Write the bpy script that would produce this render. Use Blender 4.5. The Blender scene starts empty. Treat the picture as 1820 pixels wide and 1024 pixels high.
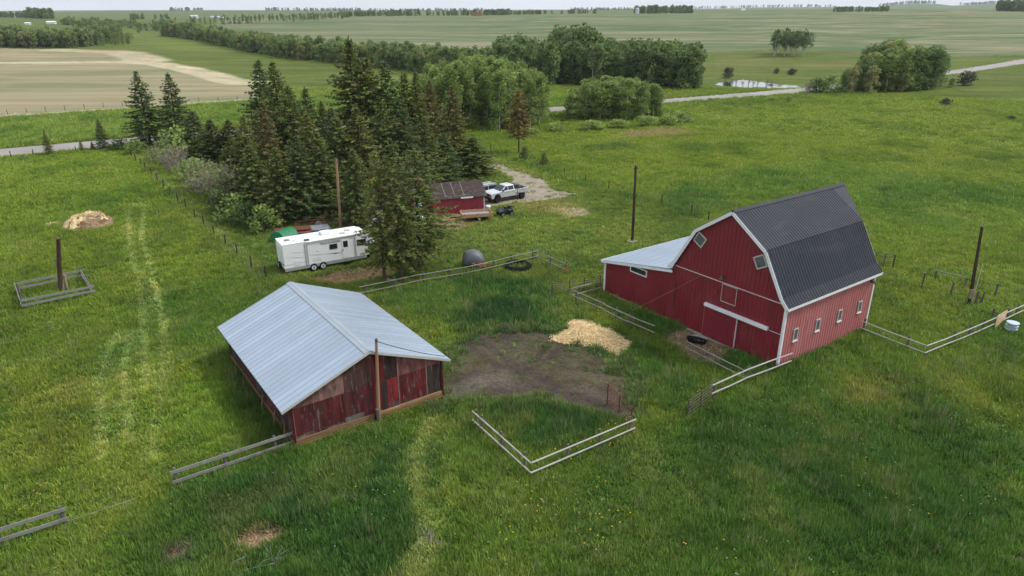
import bpy, math, random
import numpy as np
from mathutils import Vector, Matrix, Euler
SC = bpy.context.scene
COL = SC.collection
RNG = np.random.default_rng(7)
random.seed(7)
# ------------------------------------------------------------------ camera model (drone, 23 m up, pitched down)
FPX, CAMH = 1230.0, 23.0
TH = math.atan(495 / FPX); SN, CS = math.sin(TH), math.cos(TH)

# ------------------------------------------------------------------ terrain height
def _sm(t): t = np.clip(t, 0, 1); return t * t * (3 - 2 * t)
def hT(x, y):
    x = np.asarray(x, float); y = np.asarray(y, float)
    r = np.hypot(x, y); az = np.arctan2(x, np.maximum(y, 1e-3)); az = np.where(y < 0, np.sign(x) * 1.3, np.clip(az, -1.3, 1.3))
    px = 910 + 1326 * np.tan(az)
    c1 = np.interp(px, [0, 150, 300, 600, 850, 1000, 1300, 1500, 1700, 1820], [29, 32, 33, 29, 28, 25, 23, 21, 18.5, 20])
    h1 = 23 - (c1 - 17) / 1428 * 1200
    c2 = np.interp(px, [0, 60, 200, 420, 500, 700, 1000, 1300, 1600, 1820], [23, 21, 19.5, 18.5, 19, 20, 18.5, 17, 16, 17])
    h2 = 23 - (c2 - 17) / 1428 * 3000
    c3 = np.interp(px, [0, 200, 600, 1050, 1090, 1180, 1300, 1340, 1440, 1560, 1600, 1625, 1665, 1690, 1730, 1760, 1785, 1900],
                   [19, 18, 18, 17, 15.5, 16.5, 15, 13.5, 13, 13, 9, 7.5, 8.5, 11, 10.5, 8.5, 8.5, 13])
    h3 = 23 - (c3 - 17) / 1428 * 5600
    k = [0, 340, 1200, 1900, 3000, 4000, 5600, 9500]
    hs = [0 * r, 0 * r, h1, np.minimum(h1, h2) - 7, h2, h2 - 9, h3, h3 - 6]
    out = 0 * r
    for i in range(len(k) - 1):
        t = np.clip((r - k[i]) / (k[i + 1] - k[i]), 0, 1)
        m = (r >= k[i]) & (r < k[i + 1])
        tt = t ** 1.6 * (3 - 2 * t ** 1.6) if i == 1 else _sm(t)
        tt = np.where(m, np.clip(np.nan_to_num(tt), 0, 1), 0)
        out = np.where(m, hs[i] + (hs[i + 1] - hs[i]) * tt, out)
    return np.where(y < 0, out * 0.3, out)

def ray(px, py):
    x = (px - 910) / FPX; yd = (py - 512) / FPX
    return np.array([x, CS - yd * SN, -SN - yd * CS])
_RR = np.geomspace(12, 9000, 4000)
def P(px, py, z=0.0):
    """point of the terrain (plus z) seen in the survey photograph at px, py"""
    d = ray(px, py)
    if d[2] < -0.105:
        t = (z - CAMH) / d[2]
        return Vector((d[0] * t, d[1] * t, z))
    n = math.hypot(d[0], d[1]); ux, uy, s = d[0] / n, d[1] / n, d[2] / n
    g = hT(ux * _RR, uy * _RR) + z - (CAMH + s * _RR)
    i = np.argmax(g > 0) if (g > 0).any() else len(_RR) - 1
    if i > 0:
        a = g[i - 1] / (g[i - 1] - g[i]); R = _RR[i - 1] + a * (_RR[i] - _RR[i - 1])
    else: R = _RR[i]
    return Vector((ux * R, uy * R, float(hT(ux * R, uy * R)) + z))
def hgt(p, py):
    d = ray(910, py); return CAMH + d[2] / d[1] * p.y - p.z

# ------------------------------------------------------------------ numpy value noise
def _h(i, j, s):
    n = (i.astype(np.int64) * 374761393 + j.astype(np.int64) * 668265263 + s * 1442695041) & 0xffffffff
    n = ((n ^ (n >> 13)) * 1274126177) & 0xffffffff
    return ((n ^ (n >> 16)) & 0xffff) / 65535.0
def vn(x, y, s=0):
    i = np.floor(x); j = np.floor(y); fx = _sm(x - i); fy = _sm(y - j)
    a, b, c, d = _h(i, j, s), _h(i + 1, j, s), _h(i, j + 1, s), _h(i + 1, j + 1, s)
    return (a * (1 - fx) + b * fx) * (1 - fy) + (c * (1 - fx) + d * fx) * fy
def fbm(x, y, s=0, o=4):
    t = 0; a = .5; n = 0
    for k in range(o):
        t = t + a * vn(x * 2 ** k + 17.3 * k, y * 2 ** k - 9.1 * k, s + k); n += a; a *= .55
    return t / n

# ------------------------------------------------------------------ mesh helpers
class MB:
    def __init__(s): s.v = []; s.f = []; s.m = []; s.c = []
    def add(s, vs, fs, mi=0, col=(1, 1, 1)):
        b = len(s.v); s.v += [tuple(v) for v in vs]
        for f in fs: s.f.append([b + i for i in f]); s.m.append(mi); s.c.append(col)
    def box(s, x0, y0, z0, x1, y1, z1, mi=0, col=(1, 1, 1), M=None):
        v = [(x0, y0, z0), (x1, y0, z0), (x1, y1, z0), (x0, y1, z0), (x0, y0, z1), (x1, y0, z1), (x1, y1, z1), (x0, y1, z1)]
        if M is not None: v = [M @ Vector(q) for q in v]
        s.add(v, [(0, 3, 2, 1), (4, 5, 6, 7), (0, 1, 5, 4), (1, 2, 6, 5), (2, 3, 7, 6), (3, 0, 4, 7)], mi, col)
    def bar(s, a, b, w, h, mi=0, col=(1, 1, 1), up=(0, 0, 1)):
        a = Vector(a); b = Vector(b); d = (b - a); L = d.length; d.normalize()
        sd = d.cross(Vector(up))
        if sd.length < 1e-4: sd = Vector((1, 0, 0))
        sd.normalize(); u = sd.cross(d)
        v = []
        for p in (a, b):
            for i, j in ((-1, -1), (1, -1), (1, 1), (-1, 1)): v.append(p + sd * (i * w / 2) + u * (j * h / 2))
        s.add(v, [(3, 2, 1, 0), (4, 5, 6, 7), (0, 1, 5, 4), (1, 2, 6, 5), (2, 3, 7, 6), (3, 0, 4, 7)], mi, col)
    def tube(s, pts, rad, n=8, mi=0, col=(1, 1, 1), cap=True):
        pts = [Vector(p) for p in pts]
        if not hasattr(rad, '__len__'): rad = [rad] * len(pts)
        V = []
        ref = None
        for i, p in enumerate(pts):
            d = (pts[min(i + 1, len(pts) - 1)] - pts[max(i - 1, 0)]).normalized()
            if ref is None or abs(ref.dot(d)) > .95: ref = Vector((0, 0, 1)) if abs(d.z) < .9 else Vector((1, 0, 0))
            a = d.cross(ref).normalized(); b = a.cross(d)
            for k in range(n):
                t = 2 * math.pi * k / n; V.append(p + (a * math.cos(t) + b * math.sin(t)) * rad[i])
        F = []
        for i in range(len(pts) - 1):
            for k in range(n):
                q = (k + 1) % n; F.append((i * n + k, i * n + q, i * n + n + q, i * n + n + k))
        if cap: F.append(tuple(range(n))[::-1]); F.append(tuple(range((len(pts) - 1) * n, len(pts) * n)))
        s.add(V, F, mi, col)
    def extrude(s, poly, vec, mi=0, col=(1, 1, 1)):
        n = len(poly); vec = Vector(vec); a = [Vector(p) for p in poly]; b = [p + vec for p in a]
        F = [tuple(range(n))[::-1], tuple(range(n, 2 * n))] + [(i, (i + 1) % n, n + (i + 1) % n, n + i) for i in range(n)]
        s.add(a + b, F, mi, col)
    def loft(s, secs, mi=0, col=(1, 1, 1), cap=True):
        n = len(secs[0]); V = [p for q in secs for p in q]; F = []
        for i in range(len(secs) - 1):
            for k in range(n): F.append((i * n + k, i * n + (k + 1) % n, i * n + n + (k + 1) % n, i * n + n + k))
        if cap: F += [tuple(range(n))[::-1], tuple(range((len(secs) - 1) * n, len(secs) * n))]
        s.add(V, F, mi, col)
    def build(s, name, mats, parent=None, smooth=False, bevel=0):
        me = bpy.data.meshes.new(name); me.from_pydata([tuple(v) for v in s.v], [], s.f)
        if not isinstance(mats, (list, tuple)): mats = [mats]
        for m in mats: me.materials.append(m)
        me.polygons.foreach_set('material_index', s.m)
        if any(c != (1, 1, 1) for c in s.c):
            at = me.color_attributes.new('col', 'FLOAT_COLOR', 'CORNER'); arr = []
            for f, c in zip(s.f, s.c): arr += [c[0], c[1], c[2], 1] * len(f)
            at.data.foreach_set('color', arr)
        if smooth: me.polygons.foreach_set('use_smooth', [True] * len(s.f))
        me.validate(); me.update()
        import bmesh
        bm = bmesh.new(); bm.from_mesh(me); bmesh.ops.recalc_face_normals(bm, faces=bm.faces); bm.to_mesh(me); bm.free()
        o = bpy.data.objects.new(name, me); COL.objects.link(o); o.parent = parent
        if bevel:
            b = o.modifiers.new('b', 'BEVEL'); b.width = bevel; b.segments = 2; b.limit_method = 'ANGLE'; b.angle_limit = .7
        return o
def npmesh(name, V, F, mats, cols=None, smooth=False, mi=None):
    """V (n,3), F (m,k) index array, cols (m,3) per face"""
    me = bpy.data.meshes.new(name); V = np.asarray(V, np.float32); F = np.asarray(F, np.int32); m, k = F.shape
    me.vertices.add(len(V)); me.vertices.foreach_set('co', V.ravel())
    me.loops.add(m * k); me.loops.foreach_set('vertex_index', F.ravel())
    me.polygons.add(m); me.polygons.foreach_set('loop_start', np.arange(0, m * k, k, dtype=np.int32))
    if not isinstance(mats, (list, tuple)): mats = [mats]
    for q in mats: me.materials.append(q)
    if mi is not None: me.polygons.foreach_set('material_index', np.asarray(mi, np.int32))
    me.update(calc_edges=True)
    if cols is not None:
        at = me.color_attributes.new('col', 'FLOAT_COLOR', 'CORNER')
        c = np.ones((m, k, 4), np.float32); c[:, :, :3] = np.asarray(cols)[:, None, :]; at.data.foreach_set('color', c.ravel())
    if smooth: me.polygons.foreach_set('use_smooth', np.ones(m, bool))
    return me
def link(name, me, parent=None, loc=None, rot=None, sc=None):
    o = bpy.data.objects.new(name, me); COL.objects.link(o); o.parent = parent
    if loc is not None: o.location = loc
    if rot is not None: o.rotation_euler = rot
    if sc is not None: o.scale = sc
    return o
def tag(o, label=None, cat=None, group=None, kind=None):
    if label: o['label'] = label
    if cat: o['category'] = cat
    if group: o['group'] = group
    if kind: o['kind'] = kind
    return o
def thing(name, label, cat, loc=(0, 0, 0), rz=0, group=None):
    o = bpy.data.objects.new(name, None); COL.objects.link(o); o.location = loc; o.rotation_euler = (0, 0, rz)
    o.empty_display_size = .3
    return tag(o, label, cat, group)

# ------------------------------------------------------------------ materials
class NT:
    def __init__(s, m): s.t = m.node_tree; s.n = s.t.nodes; s.l = s.t.links
    def new(s, ty, **k):
        o = s.n.new(ty)
        for a, b in k.items(): setattr(o, a, b)
        return o
    def put(s, sock, v):
        if hasattr(v, 'is_output'): s.l.new(v, sock)
        else: sock.default_value = v
    def math(s, op, a, b=0, c=None):
        o = s.new('ShaderNodeMath', operation=op); s.put(o.inputs[0], a); s.put(o.inputs[1], b)
        if c is not None: s.put(o.inputs[2], c)
        return o.outputs[0]
    def mix(s, f, a, b, blend='MIX'):
        o = s.new('ShaderNodeMix', data_type='RGBA', blend_type=blend); s.put(o.inputs[0], f); s.put(o.inputs[6], a); s.put(o.inputs[7], b)
        return o.outputs[2]
    def obj(s, scale=(1, 1, 1)):
        c = s.new('ShaderNodeTexCoord'); m = s.new('ShaderNodeMapping'); s.l.new(c.outputs['Object'], m.inputs[0]); m.inputs['Scale'].default_value = scale
        return m.outputs[0]
    def noise(s, vec, scale=1, detail=4, rough=.55, out='Fac'):
        o = s.new('ShaderNodeTexNoise'); s.l.new(vec, o.inputs['Vector']); o.inputs['Scale'].default_value = scale
        o.inputs['Detail'].default_value = detail; o.inputs['Roughness'].default_value = rough
        return o.outputs[out]
    def rng(s, v, a, b, c, d):
        o = s.new('ShaderNodeMapRange'); s.put(o.inputs[0], v)
        for i, q in enumerate((a, b, c, d)): o.inputs[i + 1].default_value = q
        return o.outputs[0]
def newmat(name):
    m = bpy.data.materials.new(name); m.use_nodes = True; t = NT(m); b = t.n['Principled BSDF']; return m, t, b
def c4(c): return (c[0], c[1], c[2], 1)
def mat(name, col, rough=.7, var=.25, scale=3, stretch=(1, 1, 1), metal=0, spec=.4, attr=False, bump=0, bscale=30, stain=None, stain_amt=.5, stain_scale=1.5, stain_stretch=(1, 1, 1), coat=0, trans=0, upn=0, stain2=None):
    m, t, b = newmat(name)
    vec = t.obj(stretch)
    f = t.rng(t.noise(vec, scale, 5), .25, .75, 1 - var, 1 + var)
    if attr:
        a = t.new('ShaderNodeAttribute', attribute_name='col'); base = t.mix(1, a.outputs['Color'], c4(col), 'MULTIPLY')
    else: base = c4(col)
    cmb = t.new('ShaderNodeCombineColor')
    for i in range(3): t.put(cmb.inputs[i], f)
    c = t.mix(1, base, cmb.outputs[0], 'MULTIPLY')
    if stain is not None:
        g = t.noise(t.obj(stain_stretch), stain_scale, 6, .65)
        c = t.mix(t.rng(g, .5, .68, 0, stain_amt), c, c4(stain))
    if stain2:
        c = t.mix(t.rng(t.noise(t.obj(stain2[3]), stain2[2], 6, .7), .56, .66, 0, stain2[1]), c, c4(stain2[0]))
    t.put(b.inputs['Base Color'], c)
    b.inputs['Roughness'].default_value = rough; b.inputs['Metallic'].default_value = metal
    b.inputs['Specular IOR Level'].default_value = spec; b.inputs['Coat Weight'].default_value = coat
    if bump:
        bp = t.new('ShaderNodeBump'); t.put(bp.inputs['Height'], t.noise(vec, bscale, 4)); bp.inputs['Strength'].default_value = bump; bp.inputs['Distance'].default_value = .05
        t.put(b.inputs['Normal'], bp.outputs[0])
    if upn:
        gm = t.new('ShaderNodeNewGeometry'); vm = t.new('ShaderNodeVectorMath', operation='MULTIPLY_ADD'); t.l.new(gm.outputs['Normal'], vm.inputs[0]); vm.inputs[1].default_value = (1 - upn,) * 3; vm.inputs[2].default_value = (0, 0, upn)
        nv = t.new('ShaderNodeVectorMath', operation='NORMALIZE'); t.l.new(vm.outputs[0], nv.inputs[0]); t.l.new(nv.outputs[0], b.inputs['Normal'])
    if trans:
        tr = t.new('ShaderNodeBsdfTranslucent'); t.put(tr.inputs[0], c); mx = t.new('ShaderNodeMixShader'); mx.inputs[0].default_value = trans
        t.l.new(b.outputs[0], mx.inputs[1]); t.l.new(tr.outputs[0], mx.inputs[2]); t.l.new(mx.outputs[0], t.n['Material Output'].inputs[0])
    return m
RED = (.21, .028, .034)
MT = dict(
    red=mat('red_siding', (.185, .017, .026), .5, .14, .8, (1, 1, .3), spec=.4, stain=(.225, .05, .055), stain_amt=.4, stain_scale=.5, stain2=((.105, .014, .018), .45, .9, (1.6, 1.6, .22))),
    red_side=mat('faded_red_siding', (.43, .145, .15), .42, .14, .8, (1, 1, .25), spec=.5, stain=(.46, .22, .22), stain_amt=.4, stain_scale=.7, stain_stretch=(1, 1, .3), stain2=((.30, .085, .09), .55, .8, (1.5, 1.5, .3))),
    roofdark=mat('charcoal_metal_roof', (.024, .028, .040), .6, .2, .5, (1, 1, 1), spec=.2, stain=(.042, .044, .052), stain_amt=.5, stain_scale=.6, stain2=((.06, .062, .07), .35, .5, (.4, 2, 2))),
    roofgrey=mat('galvanised_roof', (.37, .445, .54), .38, .10, .35, (1, 1, 1), metal=.35, spec=.5, stain=(.33, .36, .40), stain_amt=.4, stain_scale=.45, stain_stretch=(.3, 1, 1)),
    white=mat('white_paint', (.72, .73, .75), .5, .08, 2, stain=(.5, .5, .47), stain_amt=.35),
    rv=mat('white_fibreglass', (.83, .84, .85), .3, .04, .8, spec=.5, stain=(.7, .7, .68), stain_amt=.25),
    glass=mat('window_glass', (.02, .025, .03), .08, .2, 1, spec=.6),
    glassgrey=mat('dusty_glass', (.10, .115, .12), .2, .3, 3, spec=.6),
    frame=mat('window_frame', (.45, .43, .41), .6, .15, 4),
    ply=mat('weathered_red_boards', (.8, .8, .8), .9, .55, 2.6, (1, 1, .2), attr=True, spec=.1, stain=(.045, .036, .032), stain_amt=.9, stain_scale=1.1, stain_stretch=(1.7, 1.7, .8), bump=.4, bscale=14, stain2=((.20, .17, .155), .8, 2.6, (2.2, 2.2, .35))),
    log=mat('peeled_log', (.33, .215, .11), .8, .35, 3, (.3, 3, 3), attr=True, spec=.2, stain=(.2, .13, .08), stain_amt=.6, stain_scale=3),
    rail=mat('bleached_rail', (.22, .215, .205), .8, .25, 3, (1, 1, 1), spec=.2, stain=(.25, .23, .2), stain_amt=.6, stain_scale=4),
    rail_pale=mat('pale_peeled_rail', (.37, .36, .34), .8, .2, 3, spec=.2, stain=(.4, .37, .33), stain_amt=.5, stain_scale=3),
    post=mat('grey_post', (.13, .115, .10), .9, .35, 6, (1, 1, .2), spec=.15),
    pole=mat('creosote_pole', (.055, .036, .027), .85, .4, 5, (1, 1, .12), spec=.2, stain=(.13, .09, .06), stain_amt=.5, stain_scale=3, stain_stretch=(1, 1, .1)),
    poletan=mat('tan_pole', (.33, .21, .12), .85, .3, 4, (1, 1, .12), spec=.2, stain=(.09, .06, .04), stain_amt=.7, stain_scale=2, stain_stretch=(1, 1, .12)),
    rust=mat('rusty_steel', (.12, .045, .03), .8, .3, 8, spec=.3),
    steel=mat('brown_steel', (.09, .075, .06), .6, .3, 8, spec=.4),
    black=mat('black_rubber', (.014, .014, .015), .95, .3, 6, spec=.05),
    darkpl=mat('dark_plastic', (.02, .021, .026), .4, .2, 4, spec=.5),
    tarp=mat('grey_tarp', (.095, .10, .11), .48, .25, 2, spec=.5, bump=.5, bscale=5),
    green=mat('green_tarp', (.012, .17, .07), .5, .15, 3),
    silver=mat('silver_paint', (.62, .64, .67), .25, .05, 2, metal=.4, spec=.5, coat=.5),
    navy=mat('navy_paint', (.03, .04, .055), .25, .05, 2, metal=.2, spec=.5, coat=.5),
    chrome=mat('grey_metal', (.5, .5, .5), .35, .1, 5, metal=.8),
    wood=mat('new_lumber', (.44, .27, .15), .75, .2, 3, (1, 1, 1), spec=.2, stain=(.3, .17, .09), stain_amt=.5),
    straw=mat('straw', (.58, .44, .24), .9, .35, 9, attr=True, spec=.1, bump=.6, bscale=22),
    shingle=mat('dark_shingles', (.050, .037, .035), .85, .4, 3, (1, 1, 1), spec=.2, stain=(.16, .12, .10), stain_amt=.5, stain_scale=2.5),
    plyboard=mat('tan_plywood', (.55, .40, .25), .75, .12, 3),
    tub=mat('pale_blue_plastic', (.45, .53, .60), .45, .1, 4),
    rustsheet=mat('rusty_roof_sheet', (.20, .075, .055), .7, .3, 4, (1, 4, 1)),
    greysheet=mat('grey_roof_sheet', (.27, .29, .33), .5, .2, 3),
    bark=mat('spruce_bark', (.10, .075, .058), .9, .35, 5, (1, 1, .25), spec=.1),
    aspenbark=mat('aspen_bark', (.42, .40, .33), .8, .35, 4, (1, 1, .5), spec=.15, stain=(.1, .09, .07), stain_amt=.7, stain_scale=4),
    twig=mat('grey_twigs', (.30, .24, .225), .9, .3, 6, spec=.1),
    needles=mat('spruce_needles', (2.15, 2.2, 1.95), .7, .25, 4, attr=True, spec=.08, trans=.2, upn=.45),
    leaves=mat('leaves', (1.95, 1.95, 1.85), .55, .2, 3, attr=True, spec=.1, trans=.35, upn=.4),
    blue=mat('blue_plastic', (.03, .07, .25), .5, .2, 3),
    whitetarp=mat('white_tarp', (.75, .77, .8), .45, .1, 3, bump=.3, bscale=6),
    orange=mat('orange_flag', (.6, .13, .05), .7, .1, 3),
    rock=mat('grey_stone', (.3, .28, .26), .85, .3, 4, bump=.4, bscale=8),
    cable=mat('cable', (.02, .02, .02), .6, 0, 1),
    farsteel=mat('far_steel', (.45, .5, .56), .5, .1, .2),
    farwhite=mat('far_white', (.75, .76, .76), .6, .1, .2),
    hay=mat('hay_stack', (.30, .17, .08), .9, .3, .5),
)
HAZE = 0.75e-4
# ------------------------------------------------------------------ ground painting (albedo of plants and soil, plus painted shed shade, in world metres)
def W(pts, z=0): return [tuple(P(a, b, z))[:2] for a, b in pts]
def sdpoly(x, y, poly):
    p = np.asarray(poly, float); d = np.full(x.shape, 1e18); s = np.zeros(x.shape, bool); n = len(p)
    for i in range(n):
        a = p[i]; b = p[(i + 1) % n]; e = b - a; wx = x - a[0]; wy = y - a[1]
        t = np.clip((wx * e[0] + wy * e[1]) / (e @ e + 1e-12), 0, 1)
        d = np.minimum(d, (wx - e[0] * t) ** 2 + (wy - e[1] * t) ** 2)
        c = ((a[1] <= y) & (b[1] > y)) | ((b[1] <= y) & (a[1] > y))
        with np.errstate(divide='ignore', invalid='ignore'):
            s ^= c & (wx < e[0] * wy / (e[1] if abs(e[1]) > 1e-9 else 1e-9))
    return np.where(s, -1, 1) * np.sqrt(d)
def dline(x, y, pl):
    p = np.asarray(pl, float); d = np.full(x.shape, 1e18)
    for a, b in zip(p[:-1], p[1:]):
        e = b - a; wx = x - a[0]; wy = y - a[1]; t = np.clip((wx * e[0] + wy * e[1]) / (e @ e + 1e-12), 0, 1)
        d = np.minimum(d, (wx - e[0] * t) ** 2 + (wy - e[1] * t) ** 2)
    return np.sqrt(d)
def az_at(px, r):
    a = math.atan((px - 910) / 1326); return (r * math.sin(a), r * math.cos(a))
ROAD_N = W([(-60, 283), (0, 279), (122, 268), (244, 256.5), (980, 200), (1200, 182), (1353, 170.5), (1405, 167), (1480, 157), (1678, 133), (1820, 112.5), (1900, 104)])
ROAD_F = W([(-60, 268), (0, 264.5), (122, 254), (244, 243.5), (980, 190.5), (1200, 174.5), (1353, 162.5), (1418, 157), (1520, 145.5), (1678, 126.5), (1820, 104.5), (1900, 95.5)])
ROAD = ROAD_N + ROAD_F[::-1]
STUB = W([(-60, 208), (0, 205), (130, 198), (250, 190), (360, 182), (452, 175), (465, 147), (430, 146.5), (400, 141), (365, 130), (330, 121.5), (280, 112), (255, 107), (225, 98), (200, 92), (100, 88), (0, 86), (-60, 86)])
CROP = W([(378, 47), (470, 62), (560, 84), (700, 104), (880, 104), (1100, 104), (1250, 93), (1400, 87), (1560, 93), (1700, 100), (1830, 98), (1900, 92)]) + \
       [az_at(p, 1195) for p in (1900, 1820, 1700, 1500, 1300, 1100, 1000, 850, 700, 600, 500, 420, 390)]
POND = W([(1262, 149), (1290, 145.5), (1320, 142), (1355, 146), (1380, 150), (1420, 152.5), (1420, 156), (1395, 156), (1320, 154.5), (1285, 152.5)])
DRIVE = W([(852, 287), (872, 285.5), (886, 288), (912, 301), (949, 315), (982, 331), (1016, 345), (1003, 351), (968, 356), (919, 361), (890, 367), (850, 369), (848, 352), (880, 345), (905, 330), (907, 320), (896, 306), (866, 292)])
YARD = W([(783, 712), (789, 680), (798, 640), (828, 606), (880, 592), (940, 588), (985, 590), (1040, 612), (1086, 642), (1112, 690), (1128, 742), (1090, 742), (1055, 728), (1010, 716), (950, 702), (870, 712), (820, 706)])
PILE = W([(975, 603), (990, 592), (1003, 588), (1008, 570), (1028, 566), (1050, 571), (1090, 588), (1127, 611), (1112, 628), (1098, 637), (1075, 624), (1052, 617), (1030, 610), (1005, 611)])
OLD = W([(108, 405), (116, 395), (126, 390), (145, 386), (162, 380), (185, 380), (207, 392), (204, 400), (190, 404), (165, 409), (140, 411), (115, 411)])
SHEDW = np.array([-12.158, 32.833]); BARNW = np.array([18.274, 42.186])
def loc2(o, a, x, y): a = math.radians(a); return (o[0] + x * math.cos(a) - y * math.sin(a), o[1] + x * math.sin(a) + y * math.cos(a))
SHEDP = [loc2(SHEDW, 35.5, *q) for q in ((0, 0), (9.45, 0), (9.45, 13), (0, 13))]
BARNP = [loc2(BARNW, 35.8, *q) for q in ((0, 0), (11.3, 0), (11.3, 17.45), (0, 17.45))]

FIELD = (.080, .108, .014); OLIVE = (.100, .107, .022); LUSH = (.046, .086, .014); DARK = (.026, .058, .012); BLUEG = (.046, .084, .024)
MOWN = (.092, .112, .028); STRAWC = (.20, .19, .075); BARE = (.20, .14, .085); YELL = (.115, .125, .018)
Z = []   # polygons: (points, colour, softness m, raggedness m, strength, height factor or None)
def zone(pts, col, soft, rag, k, tall=None): Z.append((W(pts), col, soft, rag, k, tall))
S = []   # strokes: (points, colour, half width m, softness, strength, height)
def stroke(pts, col, w, soft, k, tall=None): S.append((W(pts), col, w, soft, k, tall))
# yard lawn
zone([(250, 265), (300, 270), (400, 300), (860, 260), (1000, 330), (1230, 385), (1300, 430), (1010, 480), (955, 460), (650, 505), (470, 495), (330, 360)], MOWN, 3, 2, .75, .2)
# right pasture
zone([(870, 250), (1000, 225), (1300, 190), (1820, 135), (1900, 140), (1900, 430), (1600, 440), (1380, 400), (1230, 372), (1000, 300)], (.098, .120, .016), 6, 5, .7, .32)
zone([(1240, 360), (1300, 300), (1500, 290), (1820, 330), (1820, 440), (1640, 430), (1540, 400), (1400, 350)], (.062, .105, .020), 6, 5, .7, .8)
zone([(1150, 350), (1230, 340), (1330, 370), (1290, 385), (1200, 372)], BLUEG, 2, 2, .7, 1)
zone([(1020, 262), (1100, 252), (1150, 262), (1100, 272)], BLUEG, 2, 2, .6, 1)
zone([(1090, 236), (1180, 228), (1230, 236), (1120, 246)], (.17, .13, .07), 3, 3, .6)
zone([(1560, 460), (1700, 445), (1820, 470), (1820, 530), (1650, 600), (1560, 570)], (.095, .112, .018), 3, 3, .75, .25)
# far pastures
zone([(-50, 262), (0, 260), (240, 240), (460, 222), (980, 188), (980, 150), (455, 178), (250, 193), (0, 208), (-50, 210)], (.085, .120, .026), 5, 4, .8)
zone([(465, 148), (400, 140), (255, 105), (215, 60), (260, 55), (400, 95), (600, 125), (900, 155), (900, 170), (460, 170)], (.100, .118, .028), 8, 8, .8)
zone([(215, 62), (230, 50), (290, 66), (400, 88), (400, 93), (280, 85)], (.13, .155, .035), 8, 8, .6)
zone([(640, 140), (700, 130), (1000, 165), (960, 200), (640, 190)], (.105, .14, .022), 8, 6, .7)
zone([(1200, 175), (1240, 115), (1500, 95), (1820, 102), (1700, 125), (1420, 155)], (.095, .118, .026), 8, 8, .7)
zone([(1200, 118), (1300, 104), (1600, 112), (1500, 120), (1300, 122)], (.13, .125, .040), 6, 8, .6)
# left field
zone([(-60, 285), (230, 268), (330, 360), (470, 495), (500, 640), (300, 830), (-60, 900)], FIELD, 3, 3, .55, .36)
zone([(-60, 285), (230, 262), (330, 330), (180, 345), (-60, 340)], (.098, .128, .020), 6, 6, .6, .3)
zone([(250, 520), (400, 500), (470, 520), (420, 640), (300, 620)], LUSH, 3, 3, .6, .5)
zone([(0, 700), (130, 690), (180, 800), (100, 850), (0, 820)], OLIVE, 3, 4, .6, .35)
zone([(300, 590), (360, 560), (430, 640), (500, 760), (460, 790), (430, 770), (370, 690), (400, 640)], LUSH, 1, 1, .5, .9)
zone([(310, 680), (400, 660), (470, 770), (440, 800), (330, 810), (290, 760)], (.075, .125, .016), 1, 1, .7, .8)
zone([(418, 620), (450, 690), (522, 790), (490, 790), (420, 720), (385, 650)], (.020, .042, .010), 1.0, .8, .9, 1.3)  # tall dark weeds, with the shed's soft shadow painted into their green
zone([(60, 690), (150, 680), (150, 760), (60, 760)], (.095, .105, .02), 2, 3, .5)
# foreground
zone([(-60, 960), (240, 900), (330, 850), (530, 800), (780, 715), (850, 740), (945, 860), (1130, 760), (1260, 720), (1380, 660), (1540, 590), (1650, 630), (1820, 560), (1950, 560), (1950, 1300), (-200, 1300)], LUSH, 2, 2, .8, .95)
zone([(1380, 670), (1560, 590), (1660, 640), (1800, 600), (1820, 680), (1500, 700)], (.075, .105, .018), 2, 2, .6, .9)
zone([(1700, 700), (1820, 660), (1900, 700), (1850, 760), (1760, 750)], YELL, 2, 2, .7, .9)
zone([(1240, 760), (1420, 700), (1650, 720), (1820, 800), (1820, 960), (1600, 1024), (1300, 1000), (1180, 900)], DARK, 3, 3, .66, 1.1)
zone([(-60, 1000), (250, 930), (420, 860), (720, 780), (860, 900), (900, 1100), (-100, 1200)], DARK, 3, 3, .35, 1.0)
zone([(960, 860), (1080, 790), (1160, 790), (1240, 900), (1150, 1000), (1000, 1000), (920, 930)], (.070, .088, .020), 2, 2.5, .6, .55)
zone([(330, 870), (530, 820), (720, 770), (740, 900), (640, 1024), (540, 960), (450, 880)], (.034, .076, .016), 1.5, 1.5, .65, 1.1)
zone([(480, 890), (560, 870), (590, 920), (500, 940)], (.022, .052, .014), .6, .8, .85, 1.4)
zone([(600, 960), (720, 880), (760, 960), (700, 1100), (560, 1100)], (.030, .062, .016), 1, 1, .6, 1.1)
zone([(400, 900), (520, 855), (545, 880), (470, 905), (420, 960), (380, 960)], (.085, .088, .035), .8, 1, .75, .6)
zone([(425, 965), (450, 942), (500, 938), (505, 955), (450, 980)], (.26, .165, .105), .35, .5, .95, 0)
zone([(280, 985), (330, 960), (345, 975), (330, 1000), (290, 1010)], (.11, .085, .065), .35, .5, .9, .15)
zone([(1786, 994), (1810, 990), (1835, 1004), (1805, 1006)], (.30, .22, .17), .1, .15, .95, 0)
zone([(1450, 640), (1540, 600), (1620, 640), (1500, 700)], (.075, .110, .018), 2, 2, .5, 1)
zone([(1500, 670), (1590, 670), (1600, 720), (1520, 720)], (.115, .105, .022), 1, 1, .6, .8)
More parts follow.
